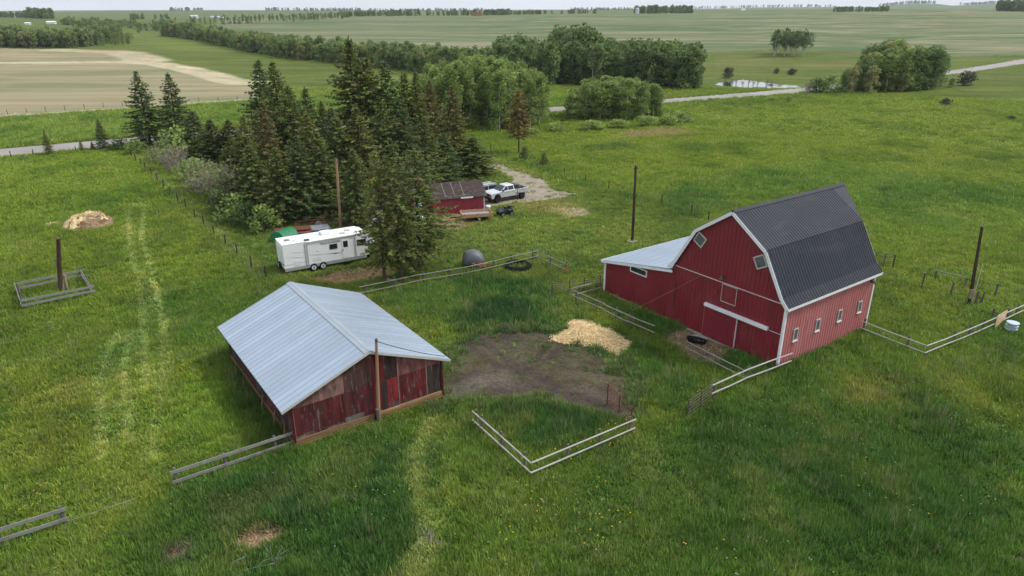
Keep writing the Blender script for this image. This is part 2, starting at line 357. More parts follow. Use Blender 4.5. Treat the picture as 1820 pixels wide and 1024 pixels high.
# corral: deep green weeds
zone([(690, 520), (850, 492), (985, 495), (1012, 545), (1000, 578), (955, 588), (880, 582), (820, 590), (765, 582), (700, 545)], (.033, .072, .016), 1.5, 1.2, .88, 1.1)
zone([(850, 530), (930, 535), (950, 570), (880, 580), (820, 588), (790, 570)], (.018, .045, .014), 1, 1, .9, 1.4)
zone([(855, 735), (900, 708), (1000, 712), (1070, 735), (1100, 750), (1040, 790), (950, 820), (890, 780)], (.020, .050, .012), .6, .6, .95, 1.25)
zone([(760, 610), (830, 600), (858, 640), (800, 668), (785, 660)], (.060, .105, .028), .7, .7, .8, .5)
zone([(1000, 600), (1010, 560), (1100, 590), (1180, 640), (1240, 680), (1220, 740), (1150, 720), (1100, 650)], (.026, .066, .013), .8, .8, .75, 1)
zone([(985, 640), (1080, 650), (1120, 720), (1040, 700)], (.085, .105, .045), .8, .8, .5, .3)
zone([(1075, 530), (1180, 570), (1380, 655), (1330, 672), (1210, 620), (1090, 560)], (.034, .078, .016), .5, .5, .8, .9)
zone([(1190, 590), (1240, 580), (1300, 625), (1280, 650), (1230, 640), (1180, 605)], (.17, .125, .08), .4, .5, .9, .1)
zone([(775, 720), (789, 675), (798, 635), (828, 600), (880, 586), (985, 582), (1045, 608), (1092, 640), (1120, 690), (1135, 748), (1085, 750), (1010, 722), (950, 708), (870, 718), (815, 712)], (.09, .09, .09), .3, .3, 1)
for pl, cc in (([(800, 705), (850, 680), (900, 655), (950, 640), (985, 600)], .055), ([(820, 712), (880, 690), (940, 655), (975, 640), (1000, 610)], .06), ([(870, 640), (890, 655), (940, 660)], .065), ([(830, 612), (870, 640), (960, 690), (1060, 715)], .062), ([(850, 600), (900, 640), (1000, 690), (1085, 720)], .068)): stroke(pl, (cc, cc * .95, cc * .92), .16, .3, .85)
stroke([(795, 700), (850, 690), (900, 668)], (.15, .155, .165), .5, .8, .7); stroke([(860, 670), (900, 690), (870, 700)], (.14, .14, .145), .4, .8, .6)
# bare ground by the camper and pines
zone([(556, 498), (600, 483), (650, 477), (700, 476), (690, 490), (640, 499), (600, 506)], (.26, .165, .09), .5, .6, .9, .05)
zone([(560, 345), (700, 350), (790, 360), (740, 400), (640, 420), (560, 400), (470, 410)], (.085, .075, .04), 1.5, 1.5, .7, .3)
zone([(785, 392), (815, 380), (835, 395), (800, 402)], (.22, .17, .10), .7, .5, .8, .1)
zone([(785, 385), (820, 388), (860, 392), (820, 412), (770, 405)], (.20, .15, .09), 1, 1, .55, .2)
zone([(985, 372), (1040, 370), (1060, 385), (1010, 386)], (.27, .22, .15), .8, 1.2, .75, .1)
zone([(905, 360), (1010, 350), (1060, 365), (1000, 385), (940, 372)], (.16, .145, .05), 2, 2, .6, .3)
zone([(855, 284), (905, 300), (1000, 340), (1030, 345), (900, 290)], (.12, .125, .04), 1.5, 1.5, .6, .3)
zone([(800, 440), (880, 430), (900, 442), (840, 450)], (.14, .135, .05), 1, 1, .5, .3)
# wheel tracks in the left field
TR = dict(col=(.185, .185, .060), w=.35, soft=.5, k=.8, tall=.25)
for pl in ([(240, 362), (229, 375), (229, 423), (239, 473), (256, 519), (256, 572), (258, 632), (262, 690)],
           [(252, 360), (256, 372), (251, 423), (266, 466), (279, 519), (289, 566), (296, 622), (294, 672), (288, 710), (276, 750), (272, 817)],
           [(213, 592), (189, 632), (181, 672), (179, 750), (181, 817)], [(234, 592), (221, 640), (219, 672), (226, 717), (231, 784)]):
    stroke(pl, (.22, .228, .080), .22, .34, .95, .06)
for pl in ([(292, 600), (299, 640), (297, 680), (285, 745)], [(260, 520), (262, 580)], [(246, 480), (262, 520)], [(190, 640), (187, 690)]):
    stroke(pl, (.035, .055, .014), .12, .3, .55, .9)
stroke([(230, 610), (235, 700), (250, 760), (240, 850), (200, 900), (140, 990)], (.09, .115, .025), 1.0, 2.0, .25, .5)
stroke([(766, 752), (752, 790), (738, 817), (744, 860), (757, 905), (763, 966), (740, 1024)], (.19, .19, .07), .32, .6, .85, .35)
stroke([(790, 765), (797, 793), (797, 870), (786, 930)], (.135, .155, .035), .3, .6, .65, .6)
stroke([(772, 800), (775, 900)], (.030, .055, .02), .25, .4, .6, .8)
stroke([(472, 495), (380, 410), (320, 350), (235, 268)], (.115, .125, .045), .35, .7, .6, .9)
stroke([(870, 272), (960, 300), (1060, 335), (1160, 362), (1240, 385)], (.050, .085, .02), .5, .8, .6, 1.2)
stroke([(0, 206), (130, 198.5), (250, 190.5), (360, 182.5), (452, 176)], (.40, .34, .21), 1.6, 1.5, .9, .2)
stroke([(465, 148), (430, 147.5), (400, 142), (365, 131), (330, 122.5), (280, 113.5), (215, 110), (0, 112)], (.50, .43, .29), 4.5, 4, .95)
stroke([(260, 108), (240, 100), (218, 94), (195, 92), (100, 89)], (.46, .39, .26), 7, 7, .9)

def paint(x, y):
    x = np.asarray(x, float); y = np.asarray(y, float); r = np.hypot(x, y)
    n60 = fbm(x / 55, y / 55, 3); n12 = fbm(x / 11, y / 14, 11); n3 = fbm(x / 3.2, y / 3.2, 23)
    c = np.empty(x.shape + (3,)); far = _sm((r - 300) / 500)[:, None]
    base = np.array(FIELD) * (1 - far) + np.array((.085, .115, .035)) * far
    c[:] = base
    k = _sm((n60 - .42) / .22)[:, None]; c = c * (1 - .5 * k) + np.array(OLIVE) * .5 * k
    tall = np.full(x.shape, .7)
    wob = (fbm(x / 5, y / 5, 71, 3) - .5) * 3 + (fbm(x / 1.3, y / 1.3, 77, 2) - .5) * .8
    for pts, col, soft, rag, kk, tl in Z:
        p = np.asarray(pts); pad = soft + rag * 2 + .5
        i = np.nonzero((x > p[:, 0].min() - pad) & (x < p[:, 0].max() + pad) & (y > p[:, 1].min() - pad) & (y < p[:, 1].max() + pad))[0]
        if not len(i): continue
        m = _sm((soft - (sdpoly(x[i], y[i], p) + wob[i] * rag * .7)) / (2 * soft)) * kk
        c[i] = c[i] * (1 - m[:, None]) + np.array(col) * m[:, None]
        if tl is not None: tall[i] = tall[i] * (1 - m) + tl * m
    for pts, col, w, soft, kk, tl in S:
        p = np.asarray(pts); pad = w + soft + 1
        i = np.nonzero((x > p[:, 0].min() - pad) & (x < p[:, 0].max() + pad) & (y > p[:, 1].min() - pad) & (y < p[:, 1].max() + pad))[0]
        if not len(i): continue
        m = _sm((w + soft - dline(x[i], y[i], p) - wob[i] * .25 * min(1, soft)) / soft) * kk * (.78 + .22 * _sm((n3[i] - .35) / .3))
        c[i] = c[i] * (1 - m[:, None]) + np.array(col) * m[:, None]
        if tl is not None: tall[i] = tall[i] * (1 - m) + tl * m
    # patchiness of the sward: dry, lush and dark tussocks (true plant colour)
    near = (1 - _sm((r - 150) / 250)) * _sm((c[:, 1] / c[:, 0] - .92) / .15)
    a = _sm((n12 - .5) / .2) * near; c = c * (1 - .32 * a[:, None]) + np.array(LUSH) * .32 * a[:, None]
    b = _sm((n3 - .56) / .14) * near * .42; c = c * (1 - b[:, None]) + (c * np.array((.5, .58, .6))) * b[:, None]; tall = tall * (1 + .5 * b)
    d = _sm((.42 - n3) / .14) * near * .3; c = c * (1 - d[:, None]) + np.array((.14, .135, .04)) * d[:, None]
    k8 = fbm(x / 6.5, y / 9.0, 57, 4); e = _sm((k8 - .54) / .10) * near * .5; c = c * (1 - e[:, None]) + (c * np.array((.50, .68, .70))) * e[:, None]; tall = tall * (1 + .45 * e)
    g8 = _sm((.44 - k8) / .12) * near * .25; c = c * (1 - g8[:, None]) + np.array((.105, .135, .022)) * g8[:, None]
    k1 = fbm(x / 1.1, y / 1.1, 63, 2); tall = tall * (1 + (k1 - .5) * .9 * near)
    wgt = _sm((c[:, 1] / c[:, 0] - .95) / .2)[:, None]; c = c * (1 - wgt) + c * np.array((.94, 1.05, .78)) * wgt
    return c, tall
def ground_z(x, y):
    r = np.hypot(x, y); return hT(x, y) + (fbm(x / 7, y / 7, 5, 3) - .5) * .10 * _sm((r - 20) / 20) - .03

# polar sheet, cut into the ground and the surfaces lying in it
def build_ground():
    A = np.concatenate([np.linspace(-math.pi, -1.02, 46)[:-1], np.linspace(-1.02, -.70, 40)[:-1], np.linspace(-.70, .70, 1080), np.linspace(.70, 1.02, 40)[1:], np.linspace(1.02, math.pi, 46)[1:]])
    R = np.concatenate([[3.0, 8, 14], np.geomspace(19, 9000, 700)])
    aa, rr = np.meshgrid(A, R); x = (rr * np.sin(aa)).ravel(); y = (rr * np.cos(aa)).ravel()
    z = ground_z(x, y)
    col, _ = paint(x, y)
    na, nr = len(A), len(R)
    i, j = np.meshgrid(np.arange(nr - 1), np.arange(na - 1), indexing='ij')
    v0 = (i * na + j).ravel(); F = np.stack([v0, v0 + 1, v0 + na + 1, v0 + na], 1)[:, ::-1]
    fx = x[F].mean(1); fy = y[F].mean(1); cls = np.zeros(len(F), int)
    wob = (fbm(fx / 2.2, fy / 2.2, 91, 4) - .5)
    for k, (poly, rag) in enumerate(((STUB, 2), (CROP, 12), (DRIVE, 3.0), (YARD, 3.2), (POND, 4), (ROAD, .8)), 1):
        p = np.asarray(poly); q = np.nonzero((fx > p[:, 0].min() - 3) & (fx < p[:, 0].max() + 3) & (fy > p[:, 1].min() - 3) & (fy < p[:, 1].max() + 3))[0]
        sd = sdpoly(fx[q], fy[q], p) + wob[q] * rag
        cls[q[sd < 0]] = k
    V = np.stack([x, y, z], 1)
    names = ['ground', 'stubble_field', 'crop_field', 'driveway', 'dirt_yard', 'pond_water', 'road']
    mats = [M_GRASS, M_STUB, M_CROP, M_GRAVEL, M_DIRT, M_WATER, M_ROAD]
    for k in range(7):
        f = F[cls == k]
        if not len(f): continue
        u, inv = np.unique(f, return_inverse=True); f2 = inv.reshape(f.shape)
        Vk = V[u].copy()
        if k == 0: pass
        me = npmesh(names[k], Vk, f2, mats[k], None, True)
        at = me.color_attributes.new('col', 'FLOAT_COLOR', 'POINT'); q = np.ones((len(u), 4), np.float32); q[:, :3] = col[u]; at.data.foreach_set('color', q.ravel())
        o = link(names[k], me); tag(o, kind='structure')
    # little cap under the drone
    n = 24; c = [(3.02 * math.sin(t), 3.02 * math.cos(t)) for t in np.linspace(0, 2 * math.pi, n, endpoint=False)]
def groundmat(name, mode):
    m, t, b = newmat(name)
    vec = t.obj()
    a = t.new('ShaderNodeAttribute', attribute_name='col').outputs['Color']
    def scal(f):
        q = t.new('ShaderNodeCombineColor')
        for i in range(3): t.put(q.inputs[i], f)
        return q.outputs[0]
    if mode == 'grass':
        f1 = t.rng(t.noise(vec, 3.5, 5, .65), .25, .75, .62, 1.38); f2 = t.rng(t.noise(t.obj((.05, .12, 1)), 1, 5, .6), .3, .7, .8, 1.2)
        f3 = t.rng(t.noise(t.obj((.5, .9, 1)), 1, 4, .6), .3, .7, .78, 1.22)
        c = t.mix(1, a, scal(t.math('MULTIPLY', t.math('MULTIPLY', f1, f2), f3)), 'MULTIPLY')
        dry = t.rng(t.noise(t.obj((.03, .07, 1)), 1, 6, .62), .50, .68, 0, .5); c = t.mix(dry, c, (.17, .15, .06, 1)); st = t.rng(t.noise(t.obj((.008, .06, 1)), 1, 5, .62), .35, .65, .82, 1.18); c = t.mix(1, c, scal(st), 'MULTIPLY')
        h = t.noise(vec, 5, 5, .7)
    elif mode == 'stub':
        w = t.noise(t.obj((.004, .16, 1)), 1, 5, .6); w2 = t.noise(t.obj((.02, .6, 1)), 1, 4, .6); g = t.noise(t.obj((.010, .035, 1)), 1, 5, .6)
        c = t.mix(t.rng(w, .38, .62, 0, 1), (.33, .265, .165, 1), (.235, .21, .12, 1)); c = t.mix(t.rng(g, .44, .60, 0, .8), c, (.145, .165, .08, 1))
        c = t.mix(1, c, scal(t.rng(w2, .3, .7, .84, 1.16)), 'MULTIPLY')
        lum = t.new('ShaderNodeSeparateColor'); t.put(lum.inputs[0], a); c = t.mix(t.rng(lum.outputs[0], .16, .38, 0, .85), c, a)
        h = w2
    elif mode == 'crop':
        w = t.noise(t.obj((.006, .045, 1)), 1, 6, .62); w2 = t.noise(t.obj((.02, .20, 1)), 1, 4, .7); g = t.noise(t.obj((.0035, .0070, 1)), 1, 4, .55)
        c = t.mix(t.rng(g, .40, .60, 0, 1), (.070, .118, .040, 1), (.140, .152, .074, 1))
        c = t.mix(t.rng(w, .50, .66, 0, .85), c, (.25, .225, .135, 1)); c = t.mix(t.rng(w2, .53, .68, 0, .6), c, (.26, .25, .16, 1))
        c = t.mix(t.rng(w, .48, .3, 0, .45), c, (.060, .105, .038, 1)); h = w2
    elif mode == 'gravel':
        g = t.noise(vec, 1.1, 6, .7); g2 = t.noise(vec, 7, 4, .7)
        c = t.mix(t.rng(g, .35, .65, 0, 1), (.34, .295, .235, 1), (.25, .205, .155, 1)); c = t.mix(t.rng(g2, .58, .7, 0, .7), c, (.14, .13, .09, 1)); c = t.mix(t.rng(t.noise(vec, .6, 5), .56, .66, 0, .7), c, (.10, .12, .04, 1)); h = g2
    elif mode == 'dirt':
        g = t.noise(vec, .5, 6, .65); g2 = t.noise(vec, 4, 6, .75); g3 = t.noise(vec, 14, 3, .7)
        c = t.mix(t.rng(g, .35, .62, 0, 1), (.055, .041, .034, 1), (.092, .073, .062, 1)); sx = t.new('ShaderNodeVectorMath', operation='SCALE'); t.l.new(a, sx.inputs[0]); sx.inputs['Scale'].default_value = 1 / .09; c = t.mix(1, c, sx.outputs[0], 'MULTIPLY'); c = t.mix(1, c, scal(t.rng(g2, .25, .75, .55, 1.45)), 'MULTIPLY')
        c = t.mix(t.rng(t.noise(vec, .42, 4, .6), .56, .66, 0, .35), c, (.062, .085, .032, 1)); c = t.mix(t.rng(g3, .68, .74, 0, .7), c, (.25, .22, .18, 1)); h = g2
    elif mode == 'road':
        g = t.noise(t.obj((.1, .1, 1)), 1, 5, .6); g2 = t.noise(vec, 3, 4, .7)
        c = t.mix(t.rng(g, .35, .65, 0, 1), (.26, .245, .23, 1), (.33, .31, .29, 1)); c = t.mix(1, c, scal(t.rng(g2, .3, .7, .9, 1.1)), 'MULTIPLY'); h = g2
    elif mode == 'water':
        c = (.03, .035, .03, 1); h = t.noise(t.obj((.5, .5, 1)), 1, 2); b.inputs['Metallic'].default_value = 0
    t.put(b.inputs['Base Color'], c); b.inputs['Roughness'].default_value = .06 if mode == 'water' else .9
    b.inputs['Specular IOR Level'].default_value = .9 if mode == 'water' else .1
    bp = t.new('ShaderNodeBump'); t.put(bp.inputs['Height'], h); bp.inputs['Strength'].default_value = {'water': .02, 'grass': .9, 'dirt': .7}.get(mode, .5); bp.inputs['Distance'].default_value = .12
    t.put(b.inputs['Normal'], bp.outputs[0])
    return m
M_GRASS = groundmat('pasture_grass', 'grass'); M_STUB = groundmat('stubble', 'stub'); M_CROP = groundmat('young_crop', 'crop'); M_GRAVEL = groundmat('driveway_gravel', 'gravel')
M_DIRT = groundmat('trampled_dirt', 'dirt'); M_ROAD = groundmat('road_gravel', 'road'); M_WATER = groundmat('pond_water', 'water')
build_ground()

# ------------------------------------------------------------------ instanced grass
def tuft(seed, nb, h, spread, w, lean, flower=None):
    rg = random.Random(seed); V = []; F = []; C = []
    for k in range(nb):
        a = rg.uniform(0, 6.283); d = spread * math.sqrt(rg.random()); x, y = d * math.cos(a), d * math.sin(a)
        b = rg.uniform(0, 6.283); L = h * rg.uniform(.55, 1.15); le = lean * rg.uniform(.3, 1.2) * L; ww = w * rg.uniform(.6, 1.3)
        la = a + rg.uniform(-1, 1); dx, dy = math.cos(la) * le, math.sin(la) * le; px_, py_ = -math.sin(b) * ww, math.cos(b) * ww
        n = len(V)
        V += [(x - px_, y - py_, -.03), (x + px_, y + py_, -.03), (x + dx * .45 + px_ * .7, y + dy * .45 + py_ * .7, L * .62), (x + dx * .45 - px_ * .7, y + dy * .45 - py_ * .7, L * .62)]
        V += [(x + dx + px_ * .1, y + dy + py_ * .1, L * .97), (x + dx - px_ * .1, y + dy - py_ * .1, L * .97)]
        F += [(n, n + 1, n + 2, n + 3), (n + 3, n + 2, n + 4, n + 5)]; q = rg.uniform(.72, 1.28); yq = rg.uniform(.85, 1.2)
        C += [(q * yq, q, q * .95)] * 2
    return npmesh('grass_tuft', np.array(V), np.array(F), M_BLADE, np.array(C))
def blademat():
    m, t, b = newmat('grass_blade')
    a = t.new('ShaderNodeAttribute', attribute_name='tint', attribute_type='INSTANCER').outputs['Color']
    c = t.mix(1, a, t.new('ShaderNodeAttribute', attribute_name='col').outputs['Color'], 'MULTIPLY')
    t.put(b.inputs['Base Color'], c); b.inputs['Roughness'].default_value = .6; b.inputs['Specular IOR Level'].default_value = .2
    gm = t.new('ShaderNodeNewGeometry'); vm = t.new('ShaderNodeVectorMath', operation='MULTIPLY_ADD'); t.l.new(gm.outputs['Normal'], vm.inputs[0]); vm.inputs[1].default_value = (.45, .45, .45); vm.inputs[2].default_value = (0, 0, .8)
    nv = t.new('ShaderNodeVectorMath', operation='NORMALIZE'); t.l.new(vm.outputs[0], nv.inputs[0]); t.l.new(nv.outputs[0], b.inputs['Normal'])
    tr = t.new('ShaderNodeBsdfTranslucent'); t.put(tr.inputs[0], c); mx = t.new('ShaderNodeMixShader'); mx.inputs[0].default_value = .35
    t.l.new(b.outputs[0], mx.inputs[1]); t.l.new(tr.outputs[0], mx.inputs[2]); t.l.new(mx.outputs[0], t.n['Material Output'].inputs[0])
    return m
M_BLADE = blademat()
def scatter(name, protos, pos, scl, rot, tint, idx, label=None):
    """one object whose points carry copies of the prototypes (ground cover only)"""
    pc = bpy.data.collections.new(name + '_kinds')
    for i, me in enumerate(protos):
        o = bpy.data.objects.new('%s_kind_%02d' % (name, i), me); pc.objects.link(o)
    me = bpy.data.meshes.new(name); n = len(pos); me.vertices.add(n); me.vertices.foreach_set('co', np.asarray(pos, np.float32).ravel())
    at = me.attributes.new('rot', 'FLOAT_VECTOR', 'POINT'); at.data.foreach_set('vector', np.asarray(rot, np.float32).ravel())
    at = me.attributes.new('scl', 'FLOAT_VECTOR', 'POINT'); at.data.foreach_set('vector', np.asarray(scl, np.float32).ravel())
    at = me.attributes.new('tint', 'FLOAT_COLOR', 'POINT'); at.data.foreach_set('color', np.concatenate([tint, np.ones((n, 1))], 1).astype(np.float32).ravel())
    at = me.attributes.new('pick', 'INT', 'POINT'); at.data.foreach_set('value', np.asarray(idx, np.int32))
    o = link(name, me)
    g = bpy.data.node_groups.new(name, 'GeometryNodeTree'); g.interface.new_socket('Geometry', in_out='INPUT', socket_type='NodeSocketGeometry'); g.interface.new_socket('Geometry', in_out='OUTPUT', socket_type='NodeSocketGeometry')
    N = g.nodes; L = g.links; gi = N.new('NodeGroupInput'); go = N.new('NodeGroupOutput'); ip = N.new('GeometryNodeInstanceOnPoints'); ci = N.new('GeometryNodeCollectionInfo')
    ci.inputs['Collection'].default_value = pc; ci.inputs['Separate Children'].default_value = True; ci.inputs['Reset Children'].default_value = True
    def na(nm, ty):
        q = N.new('GeometryNodeInputNamedAttribute'); q.data_type = ty; q.inputs['Name'].default_value = nm; return q.outputs['Attribute']
    L.new(gi.outputs[0], ip.inputs['Points']); L.new(ci.outputs[0], ip.inputs['Instance']); ip.inputs['Pick Instance'].default_value = True
    L.new(na('pick', 'INT'), ip.inputs['Instance Index']); e = N.new('FunctionNodeEulerToRotation'); L.new(na('rot', 'FLOAT_VECTOR'), e.inputs[0]); L.new(e.outputs[0], ip.inputs['Rotation'])
    L.new(na('scl', 'FLOAT_VECTOR'), ip.inputs['Scale']); L.new(ip.outputs[0], go.inputs[0])
    md = o.modifiers.new('scatter', 'NODES'); md.node_group = g
    tag(o, label=label, kind='stuff'); return o
def grass():
    X = []; Y = []; SZ = []
    for r0, r1, dens, s in ((19, 40, 46, 1.0), (40, 62, 27, 1.1), (62, 95, 13, 1.35), (95, 150, 4.5, 1.9), (150, 235, 1.2, 2.8)):
        a0 = .98 if r0 < 62 else (.82 if r0 < 95 else .72)
        n = int(a0 * (r1 * r1 - r0 * r0) * dens * GRASSQ)
        a = RNG.uniform(-a0, a0, n); r = np.sqrt(RNG.uniform(r0 * r0, r1 * r1, n)); X.append(r * np.sin(a)); Y.append(r * np.cos(a)); SZ.append(np.full(n, s))
    x = np.concatenate(X); y = np.concatenate(Y); s = np.concatenate(SZ)
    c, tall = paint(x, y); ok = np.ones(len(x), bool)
    wob = (fbm(x / 2.2, y / 2.2, 91, 4) - .5)
    for poly, m, rag in ((ROAD, .3, .8), (DRIVE, 0, 3), (YARD, 0, 3.2), (SHEDP, .15, 0), (BARNP, .1, 0), (POND, .5, 4), (STUB, 1, 0), (PILE, 0, .6), (OLD, 0, .8)):
        p = np.asarray(poly); q = np.nonzero((x > p[:, 0].min() - 3) & (x < p[:, 0].max() + 3) & (y > p[:, 1].min() - 3) & (y < p[:, 1].max() + 3))[0]
        sd = sdpoly(x[q], y[q], p) + wob[q] * rag; keep = sd > m
        if poly is YARD: keep |= (RNG.random(len(q)) < .015 + .45 * np.clip(1 + sd / 1.0, 0, 1) ** 2 + .14 * _sm((fbm(x[q] / 2, y[q] / 2, 41) - .56) / .1))
        if poly is DRIVE: keep |= RNG.random(len(q)) < .03
        ok[q] &= keep
        if poly is YARD: qq = q[sd < 1.0]; c[qq] = np.array((.050, .078, .020)) * RNG.uniform(.7, 1.3, (len(qq), 1))
        if poly is YARD: tall[q] = np.where(sd < m, .22, tall[q])
    ok &= RNG.random(len(x)) < np.clip(tall * 2.2, .02, 1)
    x, y, s, c, tall = x[ok], y[ok], s[ok], c[ok], tall[ok]; n = len(x)
    rd = np.hypot(x, y); fj = 1 - .6 * _sm((rd - 70) / 60); j = 1 + RNG.normal(0, .17, (n, 1)) * fj[:, None]; hue = RNG.normal(0, .06, n) * fj
    tint = c * j * 2.9; tint[:, 0] *= 1 + hue; tint[:, 2] *= 1 - hue * .5
    pp = .015 + .09 * _sm((fbm(x / 3.1, y / 2.7, 211, 3) - .60) / .12); pale = RNG.random(n) < pp * fj ** 2; tint[pale] = tint[pale] * .45 + np.array((.30, .28, .15)) * .55
    hz = (.30 + .75 * tall) * RNG.uniform(.65, 1.3, n) * np.where(pale, 1.2, 1)
    scl = np.stack([s * RNG.uniform(.8, 1.2, n), s * RNG.uniform(.8, 1.2, n), hz * (s ** .35)], 1)
    rot = np.stack([RNG.normal(0, .13, n), RNG.normal(0, .13, n), RNG.uniform(0, 6.283, n)], 1)
    pos = np.stack([x, y, ground_z(x, y)], 1)
    kind = RNG.integers(0, 4, n); wd = (fbm(x / 3.6, y / 3.6, 301, 3) > .60) & (RNG.random(n) < .65) & (rd < 75); kind = np.where(wd, 4, kind); kind = np.where(pale, 5, kind)
    tint[wd] *= np.array((.62, .74, .75)); scl[wd, 2] *= .8
    scatter('grass', [tuft(i, 15 + 3 * i, .42, .26, .014 + .003 * i, .45) for i in range(4)] + [tuft(9, 16, .34, .24, .04, .95), tuft(10, 11, .66, .2, .010, .35)], pos, scl, rot, np.clip(tint, .004, .6), kind, 'green pasture grass growing around the barn and shed')
GRASSQ = 1.0
grass()
def flowers():
    n = 5200; a = RNG.uniform(-.9, .9, n); r = np.sqrt(RNG.uniform(19 ** 2, 75 ** 2, n)); x = r * np.sin(a); y = r * np.cos(a)
    d = fbm(x / 4, y / 4, 131); ok = (RNG.random(n) < _sm((d - .47) / .16)) ; x, y = x[ok], y[ok]
    # loose drifts of yellow flowers
    Y0 = [(1040, 820, 7), (1075, 872, 6), (950, 905, 12), (1090, 925, 14), (1060, 965, 12), (905, 950, 8), (1105, 770, 16), (1070, 787, 10), (990, 820, 6), (70, 882, 16), (62, 905, 10), (1070, 556, 18), (1085, 565, 14), (330, 660, 14), (1100, 580, 8), (1225, 700, 6), (945, 885, 6), (1240, 985, 6)]
    kx = []; ky = []
    for px, py, m in Y0:
        m = max(2, int(m * .55)); p = P(px, py); kx += list(p.x + RNG.normal(0, .45, m)); ky += list(p.y + RNG.normal(0, .45, m))
    k = len(kx); x = np.concatenate([x, kx]); y = np.concatenate([y, ky]); n = len(x)
    tint = np.where((np.arange(n) >= n - k)[:, None] | (RNG.random(n) < .05)[:, None], np.array((.62, .40, .015)), np.array((.55, .56, .48)))
    ok = np.ones(n, bool)
    for poly in (YARD, SHEDP, BARNP, DRIVE): ok &= sdpoly(x, y, poly) > .2
    x, y, tint = x[ok], y[ok], tint[ok]; n = len(x); big = np.where(tint[:, 2] < .1, .95, .6)
    V = []; F = []
    for q in range(6):
        a0 = q * 1.05; b = len(V); u = Vector((math.cos(a0), math.sin(a0), .25)) * .05; w = Vector((-math.sin(a0), math.cos(a0), 0)) * .022
        V += [Vector((0, 0, .40)), Vector((0, 0, .40)) + u * .6 + w, Vector((0, 0, .40)) + u, Vector((0, 0, .40)) + u * .6 - w]; F.append((b, b + 1, b + 2, b + 3))
    b = len(V); V += [(-.006, 0, 0), (.006, 0, 0), (.005, 0, .40), (-.005, 0, .40)]; F.append((b, b + 1, b + 2, b + 3))
    me = npmesh('flower', np.array([tuple(v) for v in V]), np.array(F), M_BLADE, np.array([(1, 1, 1)] * 6 + [(.15, .3, .1)]))
    sc = np.stack([big, big, RNG.uniform(.9, 1.35, n)], 1)
    scatter('wildflowers', [me], np.stack([x, y, ground_z(x, y)], 1), sc, np.stack([0 * x, 0 * x, RNG.uniform(0, 6, n)], 1), tint, np.zeros(n, int), 'yellow and white wildflowers scattered through the grass')
flowers()
R_ = math.radians
